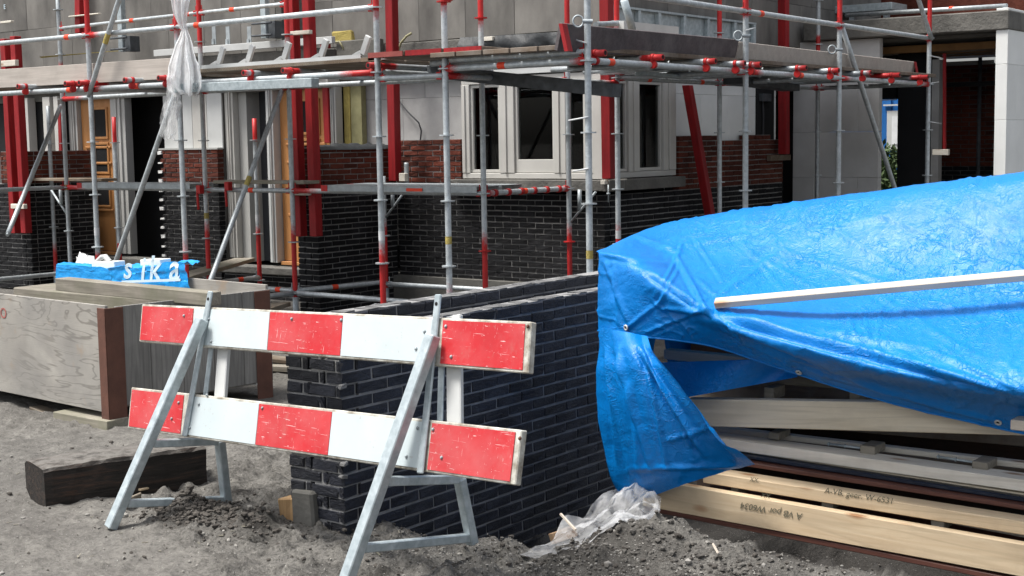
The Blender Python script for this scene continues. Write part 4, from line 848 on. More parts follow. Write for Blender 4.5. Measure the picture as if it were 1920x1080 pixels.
# wood offcuts clamped on things
for (px,py,px2,py2,ax,v,lab) in((544,56,579,66,'Y',1.56,'pale wood batten joining the paired red posts at the top'),(544,356,577,366,'Y',1.56,'pale wood batten joining the paired red posts below the deck'),(2,112,28,125,'Y',1.56,'wood batten across the paired red posts at the upper left'),(20,383,44,391,'Y',1.56,'wood batten across the paired red posts at the lower left'),(128,24,184,32,'Y',2.6,'wood batten fixed across the red post on the upper wall'),(0,38,20,44,'Y',2.6,'wood offcut nailed to the upper wall at the far left'),(1445,290,1483,302,'X',-1.72,'dark wood block under the upright red post on the right front'),(1748,280,1778,291,'Y',7.6,'wood block under the thin red post in the garage'),(1134,335,1176,346,'X',-1.66,'wood wedge on the window sill under the red post'),(748,325,759,340,'Y',2.5,'wood block on the steel deck beside the red post'),(906,68,923,77,'Y',2.9,'wood block on top of the black foil')):
    f=onX if ax=='X' else onY; a=f(px,py2,v);c=f(px2,py,v)
    b=MB(); b.obox(a,(c-a)*V(1,1,.0),V(0,.05,0) if ax=='Y' else V(-.05,0,0),(0,0,c[2]-a[2])); tag(b.build('wood_block',PINE if 'dark' not in lab else PLANK,bevel=.003),lab,'wood block')

# ------------------------------------------------------------------ red posts
def redpost(px0,py0,px1,py1,ax,v,label,w_=.095,v1=None,top=None):
    f=onX if ax=='X' else onY; p=f(px0,py0,v if v1 is None else v1);q=f(px1,py1,v)
    if top: p=q+(p-q)*top
    d=p-q; b=MB(); s=w_/2
    x=V(1,0,0)*s;y=V(0,1,0)*s
    b.obox(q-x-y,x*2,y*2,d); return tag(b.build('red_post',RED,bevel=.005,jit=.001),label,'post')
redpost(548,0,564,443,'Y',1.66,'tall red post left of the pair in front of the brick pier',top=1.2); redpost(578,0,593,443,'Y',1.66,'tall red post right of the pair in front of the brick pier',top=1.2)
redpost(610,78,618,268,'Y',2.85,'short red post beside the frame of the right orange door',.085)
redpost(734,0,741,339,'Y',2.72,'red post standing on the deck against the grey block wall',.10,top=1.2)
redpost(1137,0,1142,335,'X',-1.68,'red post standing on the sill at the corner window',.10,top=1.2)
redpost(1469,0,1470,289,'X',-1.68,'red upright post at the right end of the red brick wall',.10,top=1.2)
redpost(1289,160,1334,420,'X',-1.55,'leaning worn red post right of the corner window',.085,v1=-1.70)
redpost(10,73,30,437,'Y',1.66,'red post left of the pair at the far left pier'); redpost(29,68,50,437,'Y',1.66,'red post right of the pair at the far left pier')
redpost(114,205,122,476,'Y',2.55,'thin red post by the left orange door frame',.06); redpost(150,-60,151,62,'Y',2.7,'red post on the upper left wall behind the guard rail',.10)
redpost(1771,100,1771,283,'Y',7.7,'thin red post deep in the garage',.035)
b=MB(); p=onY(1100,30,2.6)

# ------------------------------------------------------------------ striped barrier
bu=V(.995,-.091,.041); bu/=np.linalg.norm(bu); bv=V(0,.26,1); bv=bv-bu*np.dot(bu,bv); bv/=np.linalg.norm(bv); bn=np.cross(bu,bv); bn/=np.linalg.norm(bn)
if np.dot(bn,CAM-V(1,-4,.5))<0: bn=-bn
BP=onY(345,818,-4.17)
def onB(x,y,off=0):
    r=_ray(x,y); return CAM+r*(np.dot(BP+bn*off-CAM,bn)/np.dot(r,bn))
bar=thing('road_barrier','red and white striped wooden barrier on galvanised legs in the foreground','barrier',(1.2,-4.2,0))
def slab(name,c4,t,mat,parent,bevel=.0015,jit=0):
    """c4: four corners (tl,tr,br,bl) on the front face, thickness t backwards"""
    b=MB(); q=[V(*c) for c in c4]; w_=[c-bn*t for c in q]; b.add(q+w_,[(3,2,1,0),(4,5,6,7),(0,1,5,4),(1,2,6,5),(2,3,7,6),(3,0,4,7)]); return b.build(name,mat,parent,bevel=bevel,jit=jit)
def board(tl,tr,br,bl,cuts):
    o=slab('board',[onB(*tl),onB(*tr),onB(*br),onB(*bl)],.034,BEDGE,bar,.004,.0008)
    TL,TR,BR,BL=[onB(*c,.0) for c in(tl,tr,br,bl)]
    L=np.linalg.norm(TR-TL)
    for f0,f1,k in cuts:
        m_=.012; g=lambda f,t: (TL+(TR-TL)*f)*(1-t)+(BL+(BR-BL)*f)*t+bn*.0032
        c=[g(f0,.055),g(f1,.055),g(f1,.945),g(f0,.945)]
        slab('red_sheet' if k=='r' else 'white_sheet',c,.003,BRED if k=='r' else BWHITE,o,0)
    return o
def fr(px,a,b): 
    # fraction along the board of a pixel column, in perspective
    y=lambda x:a[1]+(b[1]-a[1])*(x-a[0])/(b[0]-a[0]); A,Bq,P=onB(*a),onB(*b),onB(px,y(px)); return float(np.dot(P-A,Bq-A)/np.dot(Bq-A,Bq-A))
T0,T1=(266,570),(996,603); U0,U1=(246,726),(978,806)
board(T0,T1,(990,700),(260,641),[(fr(269,T0,T1),fr(364,T0,T1),'r'),(fr(366,T0,T1),fr(507,T0,T1),'w'),(fr(508,T0,T1),fr(644,T0,T1),'r'),(fr(645,T0,T1),fr(822,T0,T1),'w'),(fr(832,T0,T1),fr(986,T0,T1),'r')])
board(U0,U1,(966,910),(239,803),[(fr(249,U0,U1),fr(346,U0,U1),'r'),(fr(355,U0,U1),fr(487,U0,U1),'w'),(fr(488,U0,U1),fr(624,U0,U1),'r'),(fr(625,U0,U1),fr(800,U0,U1),'w'),(fr(812,U0,U1),fr(968,U0,U1),'r')])
def sqbar(name,p0,p1,w_,parent,mat=STEELB,xd=None,t=None):
    p0=V(*p0);p1=V(*p1);d=p1-p0; x=V(*(xd if xd is not None else bu)); x=x-d*np.dot(x,d)/np.dot(d,d); x/=np.linalg.norm(x); y=np.cross(d,x); y/=np.linalg.norm(y); t=t or w_
    b=MB(); b.obox(p0-x*w_/2-y*t/2,x*w_,y*t,d); return b.build(name,mat,parent,bevel=.004)
# vertical posts with a punched top plate
for (x0,y0,x1,y1,wd) in((395,546,346,818,.034),(822,552,788,888,.034)):
    a=onB(x0,y0,.010);c=onB(x1,y1,.010); sqbar('upright',c,a,wd,bar,t=.012)
    h=a+(c-a)*.055+bn*.0068; b=MB(); b.tube(h,h+bn*.001,.0075,12); b.build('punched_hole',BLACK,bar)
    # white stile behind the boards
    s0=onB(x0+30,y0+40,-.05); s1=onB(x1+66,y1-45,-.05); sqbar('stile',s1,s0,.075,bar,WHITE,t=.022)
    s0=onB(x0+8,y0+50,-.042); s1=onB(x1+36,y1-50,-.042); sqbar('back_strip',s1,s0,.03,bar,STEELB,t=.012)
def aframe(foot,topp,back,backtop,gl):
    foot=V(*foot); sqbar('leg',foot,topp,.050,bar,t=.045)
    sqbar('leg',back,backtop,.042,bar,t=.04)
    for t,u_ in((gl[0],.995),(gl[1],gl[2])):
        a=foot+(topp-foot)*t; c=back+(backtop-back)*u_; dn=(c-a)/np.linalg.norm(c-a); sqbar('crossbar',a+dn*.028,c-dn*.0,.036,bar,xd=(0,0,1),t=.03)
lf=onY(207,990,-4.46); lt=onB(379,598,.045)
aframe(lf,lt,onY(426,952,-3.91),onY(412,826,-3.95),(.40,.115,.12))
rf=onY(650,1086,-4.52); rtp=onB(812,628,.045)
aframe(rf,rtp,onY(886,1020,-3.90),onY(862,898,-3.94),(.40,.125,.10))
b0=[(345,592),(396,640),(392,598),(388,741),(505+42,598),(640,600),(796,622),(780,654),(836,612),(846,669),(335,755),(322,785),(373,758),(356,802),(783,803),(762,856),(812,805),(828,858),(492,735+30),(975,822),(990,612)]
for x,y in b0:
    p=onB(x,y,.004); b=MB(); 
    b.tube(p,p+bn*.003,.0075,10,r1=.0065); b.tube(p+bn*.003,p+bn*.006,.0065,10,r1=.003); b.build('bolt',STEEL if y!=822 and x!=990 else RUST,bar)

# ------------------------------------------------------------------ plywood crate at the left
c0=onZ(206,802,.0); ca=onZ(0,752,.02)-c0; ca[2]=0; ca/=np.linalg.norm(ca); cb=V(-ca[1],ca[0],0); 
if cb[1]<0: cb=-cb
crate=thing('plywood_crate','weathered grey plywood crate with rusty steel corners at the left','crate',c0+ca*1.2+cb*.65)
CL,CW,Z0,Z1=2.5,1.27,.085,.745
def cpanel(name,o,d,L_,t,inn,z0,z1,mat): b=MB(); b.obox(V(*o)+V(0,0,z0-o[2]),d*L_,inn*t,(0,0,z1-z0)); return b.build(name,mat,crate,bevel=.002)
f1=cpanel('side_panel',c0+ca*.012+cb*.012,ca,CL,.02,cb,Z0,Z1,CRATEP)
for k in range(5): cpanel('side_board',c0+cb*(.085+.24*k)+ca*.010,cb,.236,.02,ca,Z0+.03,Z1-.012,CRATEV)
cpanel('side_panel',c0+cb*(CW-.02)+ca*.02,ca,CL,.02,cb,Z0,Z1+.02,CRATEP)
cpanel('floor_panel',c0+ca*.03+cb*.03,ca,CL,CW-.06,cb,Z0+.02,Z0+.05,CRATEP)
for cy in(0,CW):
    p=c0+cb*cy; s=1 if cy==0 else -1; b=MB(); b.obox(p-cb*.0+V(0,0,.0),ca*.085,cb*.006*s,(0,0,Z1-.015)); b.obox(p+V(0,0,.0),cb*.13*s,ca*.006,(0,0,Z1-.016)); b.build('corner_angle',RUST,crate,bevel=.002)
pc=onB(0,0); b=MB()
tag(beam('timber_beam',onZ(103,522,.80),onZ(388,549,.80),.11,.085,PLGREY,bevel=.004,jit=.002),'mossy grey beam lying across the top of the plywood crate','beam')
text_on('marker_text','NO',REDINK,f1,c0+ca*1.33-cb*.0-V(0,0,c0[2])+V(0,0,.585)+(-cb)*(-.0095),-ca,V(0,0,1),.10)
# blocks under the crate
tag(beam('timber_block',onY(100,772,-3.02),onY(200,790,-3.05),.16,.07,PLGREY,jit=.004),'grey wood block wedged under the plywood crate','wood block')
tag(beam('timber_block',onY(55,762,-2.9),onY(110,785,-2.95),.09,.03,PLANK,jit=.003),'brown board leaning out under the plywood crate','board')
# ------------------------------------------------------------------ tarred timber
a=onZ(86,955,.0);c=onZ(388,906,.0); d=c-a; b=MB(); n_=np.cross(d,(0,0,1)); n_/=np.linalg.norm(n_)
if n_[1]<0: n_=-n_
N=22; prof=[(-.004,0,.0),(-.006,.08,.0),(-.002,.188,0),(.012,.205,0),(.12,.208,0),(.23,.206,0),(.298,.200,0),(.312,.185,0),(.315,.05,0),(.22,-.01,0)]
A=np.zeros((N,len(prof)+1,3))
for i in range(N):
    t=i/(N-1)
    for j in range(len(prof)+1):
        q=prof[j%len(prof)]; A[i,j]=a+d*t+n_*(q[0]+.006*fbm(t*9,j%len(prof)*1.7,3,61))+V(0,0,q[1]+.006*fbm(t*7,j%len(prof)*1.3+5,3,62)-.012)
    if i==0: A[i]+= (A[i].mean(0)-A[i])*.06
b.grid(A,sm=False); k=len(prof); b.f.append(tuple(range(k))[::-1]); b.f.append(tuple((N-1)*(k+1)+j for j in range(k))); b.mi+=[0,0]; b.sm+=[False,False]
n=NT('tarred_timber'); co=n.co((1,1,1),rnd=False); mp=n.n('Mapping'); ang=math.atan2(d[1],d[0]); mp.inputs['Rotation'].default_value=(0,0,-ang); mp.inputs['Scale'].default_value=(1,1,1); n.l(co,mp.inputs[0]); mp2=n.n('Mapping'); mp2.inputs['Scale'].default_value=(1.2,16,16); n.l(mp.outputs[0],mp2.inputs[0])
g=n.noise(mp2.outputs[0],2.5,7,.7,.8); cc=n.ramp(g,[(.3,(.010,.009,.008)),(.52,(.03,.026,.023)),(.7,(.075,.045,.032))])
ge=n.n('NewGeometry'); sp=n.n('SeparateXYZ'); n.l(ge.outputs['Normal'],sp.inputs[0]); dd=n.ramp(n.mul(sp.outputs['Z'],n.mul(n.noise(co,14,6,.7),.9),'MULTIPLY'),[(.28,0.0),(.5,1.0)]); cc=n.mix(n.mul(dd,.9),cc,(.17,.16,.145))
n.bump(g,.9,.012); n.fin(cc,.85,0,.25)
tag(b.build('timber_sleeper',n.m,jit=.002),'thick black tarred timber lying on the soil beside the barrier','timber')
tag(beam('wood_offcut',onZ(263,917,.03),onZ(300,908,.03),.10,.012,FRESH,back=(0,1,0)),'small pale plywood offcut on the ground behind the barrier leg','offcut')
tag(beam('wood_offcut',onZ(232,957,.01),onZ(262,944,.02),.06,.012,PLANK,back=(0,1,.5)),'dark wood splinter by the foot of the left barrier leg','offcut')
b=MB(); p=onY(529,930,-3.95); q=onY(558,978,-3.95); b.obox(p*V(1,1,0)+V(0,-.02,q[2]),V(q[0]-p[0],0,0),(0,.15,0),(0,0,p[2]-q[2])); tag(b.build('wood_block',wood('light_end_grain',(.42,.28,.14),(.28,.17,.08),ax=2),bevel=.006,jit=.008),'rough yellowish wood block at the foot of the black garden wall','wood block')
b=MB(); p=onY(556,915,-3.955); q=onY(597,978,-3.955); b.obox(p*V(1,1,0)+V(0,-.035,q[2]-.03),V(q[0]-p[0],0,0),(0,.12,0),(0,0,p[2]-q[2]+.03)); tag(b.build('mortar_lump',CONCD,bevel=.012,jit=.010),'grey lump of mortar at the end of the black garden wall','mortar')
# planks and paper on the ground behind
tag(beam('ground_plank',onZ(468,668,.03),onZ(540,676,.03),.14,.03,PLANK),'brown plank lying on the soil behind the striped barrier','plank')
tag(beam('ground_plank',onZ(460,684,.05),onZ(538,688,.05),.10,.04,PLGREY),'grey plank in front of the brown plank behind the barrier','plank')
tag(beam('tile',onZ(470,719,.02),onZ(502,719,.02),.10,.012,BLOCKW,back=(.3,1,0)),'small white tile fragment on the soil left of the garden wall','tile')
tag(beam('ramp_plank',onY(352,520,.75),onY(478,483,2.45),.24,.04,PLGREY,back=(-1,.3,.0)),'weathered plank ramp leading up to the dark door','plank')
tag(beam('ground_plank',onY(470,590,.5),onY(545,566,1.2),.2,.04,PLANK,back=(-1,.5,0)),'old brown board on the ground under the scaffold near the brick pier','board')
for px,py,px2,py2,lab in((690,588,744,578,'torn white paper sack with blue print under the scaffold near the brick pier'),(755,583,791,571,'white paper label with blue print under the scaffold by the barrier top')):
    p=onY(px,py,2.0);q=onY(px2,py2,2.0); b=MB(); b.obox(p,V(q[0]-p[0],0,0),(0,.12,0.02),(0,-.01,q[2]-p[2])); o=tag(b.build('paper_sack',PAPER,bevel=.008),lab,'sack')
    for k in range(2):
        b=MB(); w_=q[0]-p[0]; h_=q[2]-p[2]; b.obox(p+V(w_*.12,-.012,h_*(.18+.42*k)),V(w_*(.72-.2*k),0,0),(0,.004,0),(0,0,h_*.2)); b.build('print',BLUEINK,o,jit=.003)
# ------------------------------------------------------------------ blue printed bag and blocks behind the crate
tag(MB().box((-4.35,-1.75,.0),(-2.5,-.95,.60)).build('pallet_stack',PLGREY,bevel=.01),'grey stack hidden behind the plywood crate under the blue bag','stack')
YB=-1.75
def cloth(cols,rows,amp,seed,f=5):
    """bilinear patch from 4 corners with folds"""
    (a,b_),(c,e)=cols; n1,n2=rows; A=np.zeros((n1,n2,3))
    for i in range(n1):
        for j in range(n2):
            u=i/(n1-1);v_=j/(n2-1); P=(V(*a)*(1-v_)+V(*b_)*v_)*(1-u)+(V(*c)*(1-v_)+V(*e)*v_)*u
            A[i,j]=P+V(.3*fbm(u*f,v_*f,3,seed+3),-.5*abs(fbm(u*f+3,v_*f,3,seed)),1.0*fbm(u*f,v_*f+7,4,seed+1))*amp
    return A
BAGA={}
bag=thing('plastic_bag','blue plastic bag with white lettering spread on the stack behind the crate','bag',(-3.3,YB,.6))
def bagpart(px,name,amp,seed,back=.16):
    a,b_,c,e=[onY(x,y,YB) for x,y in px]; FR=cloth(((c,e),(a,b_)),(16,40),amp,seed); BAGA[name]=FR; b=MB(); b.grid(FR); 
    A=cloth(((a,b_),(V(*a)+V(0,back,.0),V(*b_)+V(0,back,.0))),(10,40),amp,seed); A[0]=FR[-1]; b.grid(A); return b.build(name,BAGBLUE,bag)
bagpart([(106,494),(209,505),(105,524),(210,534)],'folded_part',.018,5); bagpart([(203,503),(346,493),(214,537),(357,541)],'spread_part',.034,9)
P0=onY(213,529,YB-.055); xd=onY(352,521,YB-.055)-P0
for (ch,px,py,sz) in(('s',217,523,.19),('i',248,526,.20),('k',264,527,.21),('a',301,526,.22)):
    t_=text_on('lettering',ch,PRINT,bag,onY(px,py,YB-.075),onY(px+40,py-1.5,YB-.075)-onY(px,py,YB-.075),V(-.12,.25,.9),sz*1.25,.0003,.3,.004); press(t_,BAGA['spread_part'],.003)
b=MB(); p=onY(228,531,YB-.07);q=onY(338,527,YB-.07); b.obox(p,q-p,(0,.004,0),(0,.0,.018)); b.build('lettering',PRINT,bag)
for (x0,y0,x1,y1,lab) in((171,503,214,490,'light grey cement block on the left of the blue bag'),(262,499,300,482,'light grey cement block on the right of the blue bag')):
    tag(beam('cement_block',onY(x0,y0-12,YB+.02)+V(0,0,.0),onY(x1,y0-13,YB+.02),.10,.07,BLOCKW,bevel=.004),lab,'block')
b=MB(); b.grid(cloth(((onY(138,508,YB+.1),onY(182,505,YB+.1)),(onY(146,480,YB+.35),onY(180,484,YB+.35))),(14,18),.09,14,4)); tag(b.build('plastic_wrap',FILMW),'crumpled white plastic wrap on the left end of the blue bag','plastic')
b=MB(); b.pipe([onY(182,492,YB+.05),onY(192,482,YB+.05),onY(197,481,YB+.05),onY(206,492,YB+.05)],.022,6); tag(b.build('paper_strip',WHITE),'bent white strip standing on the block on the blue bag','strip')
# ------------------------------------------------------------------ hanging white plastic on the scaffold
def hang(prof,nm,seed,n1=64,n2=36,amp=1.0):
    A=np.zeros((n1,n2,3)); ys_=[p[0] for p in prof]; tt=np.linspace(0,1,len(prof))
    for i in range(n1):
        t=i/(n1-1); y=np.interp(t,tt,ys_); xl=np.interp(t,tt,[p[1] for p in prof]); xr=np.interp(t,tt,[p[2] for p in prof]); wd=(xr-xl)
        for j in range(n2):
            s_=j/(n2-1); ph=s_*(9+3*vnoise(t*3,seed,2)); x=xl+wd*s_+wd*.10*fbm(s_*5,t*4,2,seed)+5*fbm(t*9,s_*.4,3,seed+2)*math.sin(math.pi*t)
            A[i,j]=onY(x,y+9*fbm(s_*6,2.2,3,seed+5)*t**4,-.07-.07*math.sin(math.pi*s_)*min(1,wd/50)+amp*.0009*wd*(math.sin(ph*2.1)+1.6*fbm(s_*6,t*2.5,3,seed+7)))
    b=MB(); b.grid(A); return b
pl=thing('plastic_sheet','torn white plastic sheet knotted to the scaffold and hanging down','plastic',onY(345,60,-.1))
hang([(-20,318,362),(0,322,358),(30,328,353),(48,338,351),(56,340,352),(75,333,360),(100,325,368),(125,315,377),(145,311,379),(165,316,377),(178,330,370)],'p',33).build('main_sheet',FILMW,pl)
hang([(140,311,338),(165,314,336),(185,312,334),(205,306,332),(230,300,331),(252,297,330),(260,303,326)],'p',51).build('torn_strip',FILM,pl)
hang([(150,330,342),(175,331,340),(200,330,338),(222,331,337)],'p',57,30,12).build('torn_strip',FILMW,pl)
hang([(155,356,378),(168,360,376),(180,366,374)],'p',61,20,14).build('torn_strip',FILMW,pl)

# ------------------------------------------------------------------ timber stack under the tarpaulin
def lumber(name,xa,ta,ba,xb,tb,bb,Yp,deep,mat,label,cat='timber',Yq=None,**k):
    """front face measured by its top and bottom edges at two columns on the plane Y"""
    Yq=Yp if Yq is None else Yq
    a,c,e,f_=onY(xa,ta,Yp),onY(xb,tb,Yq),onY(xa,ba,Yp),onY(xb,bb,Yq)
    h=(np.linalg.norm(a-e)+np.linalg.norm(c-f_))/2; c=a+(c-a)*1.28 if xb>=1900 else c
    return tag(beam(name,a,c,deep,h,mat,back=(0,1,0),**k),label,cat)
p1=lumber('timber_plank',1205,897,946,1920,1021,1086,-2.98,.045,FRESH,'fresh pine board at the bottom of the stack with upside down pencil writing')
lumber('timber_plank',1208,948,956,1920,1088,1100,-2.975,.30,BROWN,'thin rough brown board under the lowest pine board')
p2=lumber('timber_plank',1318,884,905,1920,979,1004,-2.93,.10,FRESH,'second pine beam with bright top face above the lowest board')
lumber('timber_plank',1395,866,874,1920,948,957,-2.84,.16,BROWN,'brown painted plank lying on the second pine beam')
lumber('timber_plank',1318,834,841,1920,925,932,-2.76,.11,PINEG,'thin greyish board directly under the whitish plank')
lumber('timber_plank',1340,760,775,1920,772,790,-2.45,.05,PINEG,'pale board deep in the gap behind the wide greyish beam')
lumber('timber_plank',1420,906,912,1920,1000,1010,-2.80,.10,PINE,'pale board in the gap behind the second pine beam')
lumber('plastic_cover',1330,842,850,1920,933,941,-2.80,.12,FILMB,'dark blue plastic covered board between brown plank and white plank','board')
lumber('timber_plank',1300,815,833,1920,900,924,-2.78,.12,PINE,'whitish plank with bluish tint in the middle of the stack')
lumber('timber_plank',1310,797,806,1920,868,880,-2.58,.05,PINE,'thin pale batten behind the whitish plank with steel rods')
lumber('timber_plank',1286,748,797,1920,758,818,-2.80,.06,PINEG,'wide greyish beam with knots below the tarpaulin edge')
lumber('timber_plank',1244,655,672,1700,700,722,-2.62,.06,PINEG,'upper bluish plank in the dark gap under the tarpaulin')
lumber('timber_plank',1262,680,705,1760,716,744,-2.55,.05,PLGREY,'grey plank just below the upper bluish plank')
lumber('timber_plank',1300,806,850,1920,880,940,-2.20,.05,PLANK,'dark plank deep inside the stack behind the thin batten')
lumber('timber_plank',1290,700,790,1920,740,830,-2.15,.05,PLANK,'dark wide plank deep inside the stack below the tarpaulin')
for k_,lab_ in enumerate(('lowest added shade-black plank at the rear of the stack','added shade-black rear plank second from the ground in the stack','added shade-black rear plank third from the ground in the stack','added shade-black rear plank fourth from the ground in the stack','uppermost added shade-black rear plank in the stack')):
    tag(beam('timber_plank',(1.95,-1.95-.02*k_,.08+.22*k_),(5.6,-1.95-.02*k_,.08+.22*k_),.05,.21,SLEEP),lab_,'timber')  # added fill planks, coloured black so the stack's inside reads as shade
lumber('timber_plank',1330,910,960,1920,1000,1060,-2.62,.05,BROWN,'dark brown plank behind the gap over the lowest board')
for (x0,y0,x1,y1,Yv,lab) in((1370,928,1384,912,-2.90,'short spacer block above the lowest board, left'),(1540,952,1562,938,-2.90,'short spacer block above the lowest board, middle'),(1745,992,1770,978,-2.90,'short spacer block above the lowest board with printed mark'),(1440,823,1460,812,-2.70,'spacer between white plank and thin batten, left'),(1612,850,1640,838,-2.70,'spacer between white plank and thin batten, middle'),(1822,880,1852,868,-2.70,'spacer between white plank and thin batten, right'),(1432,748,1450,728,-2.66,'upright stub on the wide greyish beam, left'),(1592,750,1612,734,-2.66,'upright stub on the wide greyish beam, right'),(1894,806,1925,790,-3.06,'end of a pinkish wood strip under the tarpaulin corner at right')):
    p=onY(x0,y0,Yv);q=onY(x1,y1,Yv); b=MB(); b.obox(p,V(q[0]-p[0],0,0),(0,.12,.0),(0,0,q[2]-p[2])); tag(b.build('spacer_block',PLGREY if 'pink' not in lab else WHITEW,bevel=.003),lab,'wood block')
for (x0,y0,x1,y1,lab) in((1552,832,1634,843,'left threaded steel rod lying between the planks'),(1757,856,1846,870,'right threaded steel rod lying between the planks')):
    p=onY(x0,y0,-2.66);q=onY(x1,y1,-2.66); b=MB(); b.tube(p,q,.005,8); 
    for t in(.03,.4,.97): c=p+(q-p)*t; b.tube(c-(q-p)*.008,c+(q-p)*.008,.010,6)
    tag(b.build('threaded_rod',STEELB),lab,'rod')
# pencil marks, upside down on the lowest board
def mark(pl,s,px,py,px2,py2,Yv,size,flip):
    o=onY(px,py,Yv); e=onY(px2,py2,Yv); text_on('pencil_mark',s,INK,pl,o,(e-o),V(0,0,-1 if flip else 1),size,.0003,.25)
mark(p1,'A VB por W6034',1505,963,1385,941,-2.9825,.040,True)
mark(p1,'XX',1426,932,1460,939,-2.9825,.030,False)
mark(p2,'A-VB. geer. W-6531',1545,924,1750,958,-2.9325,.036,False); mark(p2,'XX.',1405,902,1442,908,-2.9325,.028,False)

# ------------------------------------------------------------------ blue tarpaulin
def catmull(xs_,ys_,q):
    xs_=np.array(xs_,float); ys_=np.array(ys_,float); m_=np.gradient(ys_,xs_,axis=0); q=np.asarray(q,float); k=np.clip(np.searchsorted(xs_,q)-1,0,len(xs_)-2); h=(xs_[k+1]-xs_[k]); t=(q-xs_[k])/h
    sh=(slice(None),)+(None,)*(ys_.ndim-1); t=t[sh];h=h[sh]
    return (2*t**3-3*t**2+1)*ys_[k]+(t**3-2*t**2+t)*h*m_[k]+(-2*t**3+3*t**2)*ys_[k+1]+(t**3-t**2)*h*m_[k+1]
XC=[1122,1140,1165,1200,1260,1340,1420,1500,1600,1700,1800,1920,2080,2260]
ridge=[470,462,450,434,420,407,396,386,373,361,349,336,318,300]
mid=[474,470,466,470,492,505,512,520,530,538,545,552,560,568]
fold=[482,482,488,505,545,592,618,645,672,692,707,722,736,750]
low=[552,552,552,560,590,622,648,676,706,730,750,770,788,806]
hem=[620,622,625,631,637,650,676,703,735,763,787,813,842,872]
ry=[-2.78,-2.70,-2.58,-2.42,-2.35,-2.3,-2.3,-2.3,-2.3,-2.3,-2.3,-2.3,-2.3,-2.3]
my=[-2.95,-2.93,-2.90,-2.85,-2.78,-2.73,-2.70,-2.7,-2.7,-2.7,-2.7,-2.7,-2.7,-2.7]
fy=[-3.0,-3.03,-3.05,-3.08,-3.11,-3.14,-3.16,-3.17,-3.18,-3.18,-3.18,-3.18,-3.18,-3.18]
ly=[-2.99,-3.04,-3.07,-3.09,-3.09,-3.07,-3.03,-3.01,-3.0,-3.0,-3.0,-3.0,-3.0,-3.0]
hy=[-2.97,-3.03,-3.07,-3.07,-3.05,-3.0,-2.95,-2.92,-2.90,-2.90,-2.90,-2.90,-2.90,-2.90]
rows=[np.array([onY(x,y,yy) for x,y,yy in zip(XC,R_,Y_)]) for R_,Y_ in((ridge,ry),(mid,my),(fold,fy),(low,ly),(hem,hy))]
back=rows[0]+V(0,.26,-.03); back2=rows[0]+V(0,.55,-.30)
C_=np.stack([back2,back]+rows)             # rows x cols x 3
PX=np.stack([np.array([(x,y) for x,y in zip(XC,R_)],float) for R_ in(ridge,ridge,ridge,mid,fold,low,hem)])
# left end hanging down towards the wall
UC=np.array(XC,float)
VC=np.array([-1.0,.1,1.0,1.9,2.7,3.4,4.0])
NU,NV=300,130
uq=np.concatenate([np.linspace(1122,1340,110),np.linspace(1343,2260,NU-110)]); vq=np.concatenate([np.linspace(-1,1,14)[:-1],np.linspace(1,4,NV-13)])
g1=np.stack([catmull(VC,C_[:,j],vq) for j in range(C_.shape[1])],1); G=np.stack([catmull(UC,g1[i],uq) for i in range(NV)],0)
h1=np.stack([catmull(VC,PX[:,j],vq) for j in range(PX.shape[1])],1); Q=np.stack([catmull(UC,h1[i],uq) for i in range(NV)],0)
def seg(Q,x0,y0,x1,y1,wd,amp,asym=0):
    p=np.array([x0,y0],float);d=np.array([x1,y1],float)-p; L=np.hypot(*d); d/=L; r=Q-p; t=r@d; s=r@np.array([-d[1],d[0]])
    e=np.clip(np.minimum(t,L-t)/(L*.18),0,1); e=e*e*(3-2*e); g=np.exp(-(s/wd)**2)
    if asym: g=g-asym*np.exp(-((s-wd*1.5)/wd)**2)
    return amp*e*g
def normals(G):
    du=np.gradient(G,axis=1);dv=np.gradient(G,axis=0); n_=np.cross(du,dv); n_/=np.linalg.norm(n_,axis=-1,keepdims=True)+1e-9
    s=np.sign((n_*(CAM-G)).sum(-1,keepdims=True).mean()); return n_*s
def wrinkle(Q,segs,sc,seed,a=.011):
    qx,qy=Q[...,0],Q[...,1]; D=sum(seg(Q,*s) for s in segs)
    w1_=fbm(qx/70+1.5*fbm(qx/160,qy/160,2,seed+9),qy/60,4,seed); D=D+a*(1-np.abs(w1_)*3.2)*.20+a*.6*fbm(qx/150,qy/90,3,seed+3)
    rg=np.abs(fbm(qx/48+.8*fbm(qx/90,qy/90,2,seed+31),qy/44,3,seed+33)); D=D+a*.55*np.exp(-(rg/.035)**2)*sm(-.05,.2,fbm(qx/120,qy/100,2,seed+37))
    D=D+.10*a*(1-4*np.abs(fbm(qx/26,qy/22,3,seed+5)))
    return D*sc
